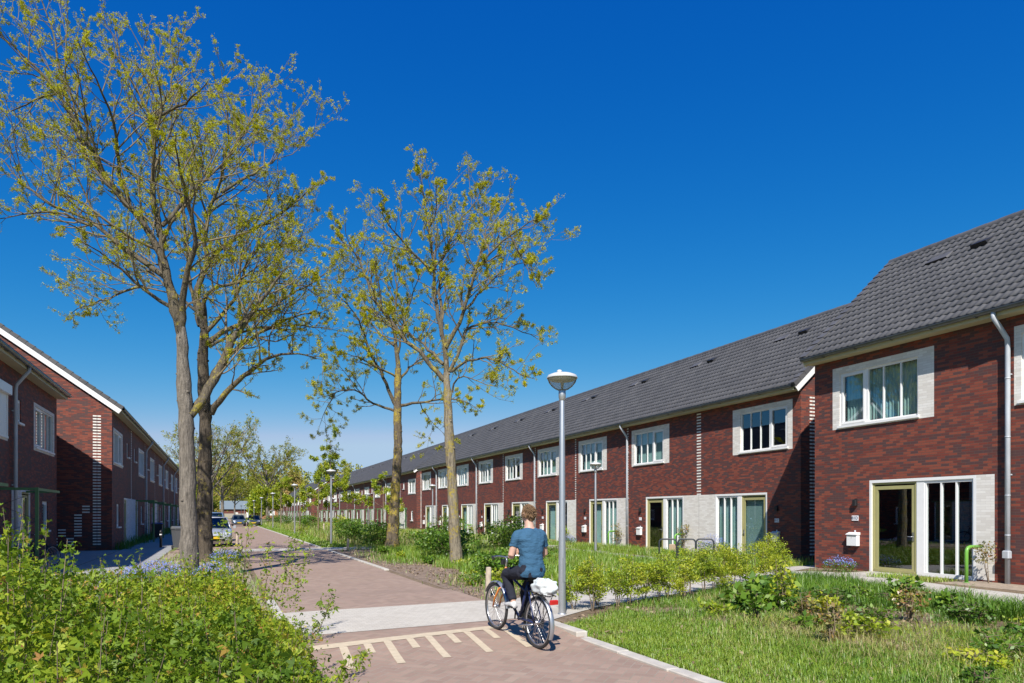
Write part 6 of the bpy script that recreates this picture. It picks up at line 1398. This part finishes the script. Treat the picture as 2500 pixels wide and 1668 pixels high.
# ---------------------------------------------------------------- parked and approaching cars
PLY = plain('yellow_plate', (0.62, 0.42, 0.02), 0.4); LAMPG = plain('headlight_glass', (0.70, 0.72, 0.74), 0.12)
def car(label, X, Y, col, rotz=0.0, L=4.1, W=1.74, H=1.50, estate=True):
    """nose towards local -Y"""
    t = thing('parked_car', label, 'car', (X, Y, 0), rotz, 'cars down the street'); hw = W/2
    paint = bpy.data.materials.get(col[0]) or plain(col[0], col[1], 0.22, 0.45)
    if 'Coat Weight' in paint.node_tree.nodes['Principled BSDF'].inputs: paint.node_tree.nodes['Principled BSDF'].inputs['Coat Weight'].default_value = 0.6
    st = [(0.0, .72, .34, .56), (.06, .86, .28, .68), (.25, .95, .22, .76), (.95, .99, .20, .90), (1.25, 1, .20, .95), (2.2, 1, .20, .97), (3.4, .99, .22, .98), (3.9, .95, .26, .97), (L-.02, .88, .34, .88)]
    b = MB(); rings = []
    for y, k, z0, z1 in st:
        w_ = hw*k; zm = (z0+z1)/2; rings.append([(-w_*.90, y, z0), (-w_, y, z0+.10), (-w_*1.0, y, zm+.05), (-w_*.965, y, z1-.05), (-w_*.86, y, z1), (0, y, z1+.02), (w_*.86, y, z1), (w_*.965, y, z1-.05), (w_*1.0, y, zm+.05), (w_, y, z0+.10), (w_*.90, y, z0)])
    n = 11; vs = [p for r in rings for p in r]; b.add(vs, [(i*n+k, i*n+k+1, (i+1)*n+k+1, (i+1)*n+k) for i in range(len(st)-1) for k in range(n-1)]+[(i*n+n-1, i*n, (i+1)*n, (i+1)*n+n-1) for i in range(len(st)-1)], 0, True)
    b.add(rings[0], [tuple(range(n))]); b.add(rings[-1], [tuple(range(n-1, -1, -1))])
    yb = L-.25 if estate else L-.95                            # roof and pillars
    top = [(-hw*.66, 1.72, H-.03), (hw*.66, 1.72, H-.03), (hw*.68, 2.5, H), (hw*.66, yb-.35, H-.04), (-hw*.66, yb-.35, H-.04), (-hw*.68, 2.5, H)]
    b.add(top+[(p[0]*.97, p[1], p[2]+.035) for p in top], [(6, 7, 8, 9, 10, 11), (0, 1, 7, 6), (1, 2, 8, 7), (2, 3, 9, 8), (3, 4, 10, 9), (4, 5, 11, 10), (5, 0, 6, 11)], 0, True)
    for sx in (-1, 1):
        b.tube([(sx*hw*.90, .98, .93), (sx*hw*.68, 1.74, H-.01)], .03, 6); b.tube([(sx*hw*.90, yb+.12, .96), (sx*hw*.67, yb-.33, H-.02)], .05, 6); b.tube([(sx*hw*.93, 2.25, .95), (sx*hw*.69, 2.25, H-.01)], .03, 6)
    body = b.build('body', paint, t)
    g = MB(); q = .985
    g.quad((-hw*.87, 1.0, .94), (hw*.87, 1.0, .94), (hw*.64, 1.74, H-.02), (-hw*.64, 1.74, H-.02)); g.build('windscreen', CGLASS, t)
    g = MB(); g.quad((-hw*.84, yb+.12, .97), (hw*.84, yb+.12, .97), (hw*.64, yb-.35, H-.04), (-hw*.64, yb-.35, H-.04)); g.build('rear_window', CGLASS, t)
    for sx in (-1, 1):
        g = MB(); g.quad((sx*hw*.90, 1.02, .95), (sx*hw*.90, yb+.10, .97), (sx*hw*.665, yb-.34, H-.03), (sx*hw*.665, 1.76, H-.02)); g.build('side_window', CGLASS, t)
        m = MB(); m.bbox(sx*(hw+.11)-.08, sx*(hw+.11)+.08, 1.12, 1.22, .93, 1.06, .02); m.build('wing_mirror', paint, t)
        h = MB(); h.add([(sx*hw*.50, .03, .60), (sx*hw*.86, .10, .62), (sx*hw*.93, .30, .75), (sx*hw*.80, .14, .75), (sx*hw*.52, .06, .70)], [(0, 1, 2, 3, 4)]); o = h.build('headlight', LAMPG, t)
        for y in (.78, L-.80):
            w = MB(); w.torus((sx*(hw-.10), y, .31), (1, 0, 0), .235, .078, 30, 10); o = w.build('wheel', RUB, t)
            r_ = MB(); r_.tube([(sx*(hw-.13), y, .31), (sx*(hw-.035), y, .31)], [.20, .19], 20); r_.build('rim', RIMM, o)
    gr = MB(); gr.box(-hw*.40, hw*.40, -.015, .02, .48, .58); gr.box(-hw*.60, hw*.60, .0, .05, .30, .42); gr.build('grille', BLACK, t)
    p = MB(); p.bbox(-.26, .26, -.035, -.014, .42, .53, .004); p.build('number_plate', PLY, t)
    it = MB(); it.box(-hw*.84, hw*.84, 1.3, yb-.3, .90, .93); 
    for sx in (-.36, .36): it.bbox(sx-.22, sx+.22, 2.1, 2.25, .9, 1.32, .05)
    it.build('interior', BLACK, t); return t
SIL = ('silver_paint', (0.52, 0.55, 0.58)); DBL = ('dark_blue_paint', (0.03, 0.05, 0.09)); GRB = ('grey_blue_paint', (0.10, 0.14, 0.20)); WHC = ('white_car_paint', (0.7, 0.72, 0.74))
car('silver car with yellow plate parked behind the mossy trunk at left', -0.30, 37.2, SIL)
car('pale blue car parked directly behind the silver car', -0.5, 43.6, ('pale_blue_paint', (0.20, 0.33, 0.52)), H=1.75)
car('dark grey car on the right of the road far down the street', 4.05, 97, ('dark_grey_paint', (0.06, 0.065, 0.075)), R(-4), estate=False, H=1.45)
car('blue-grey car beside the dark grey car far down the street', 2.35, 98.5, GRB, R(2))
car('white car parked far along the left kerb', -0.8, 74, WHC)
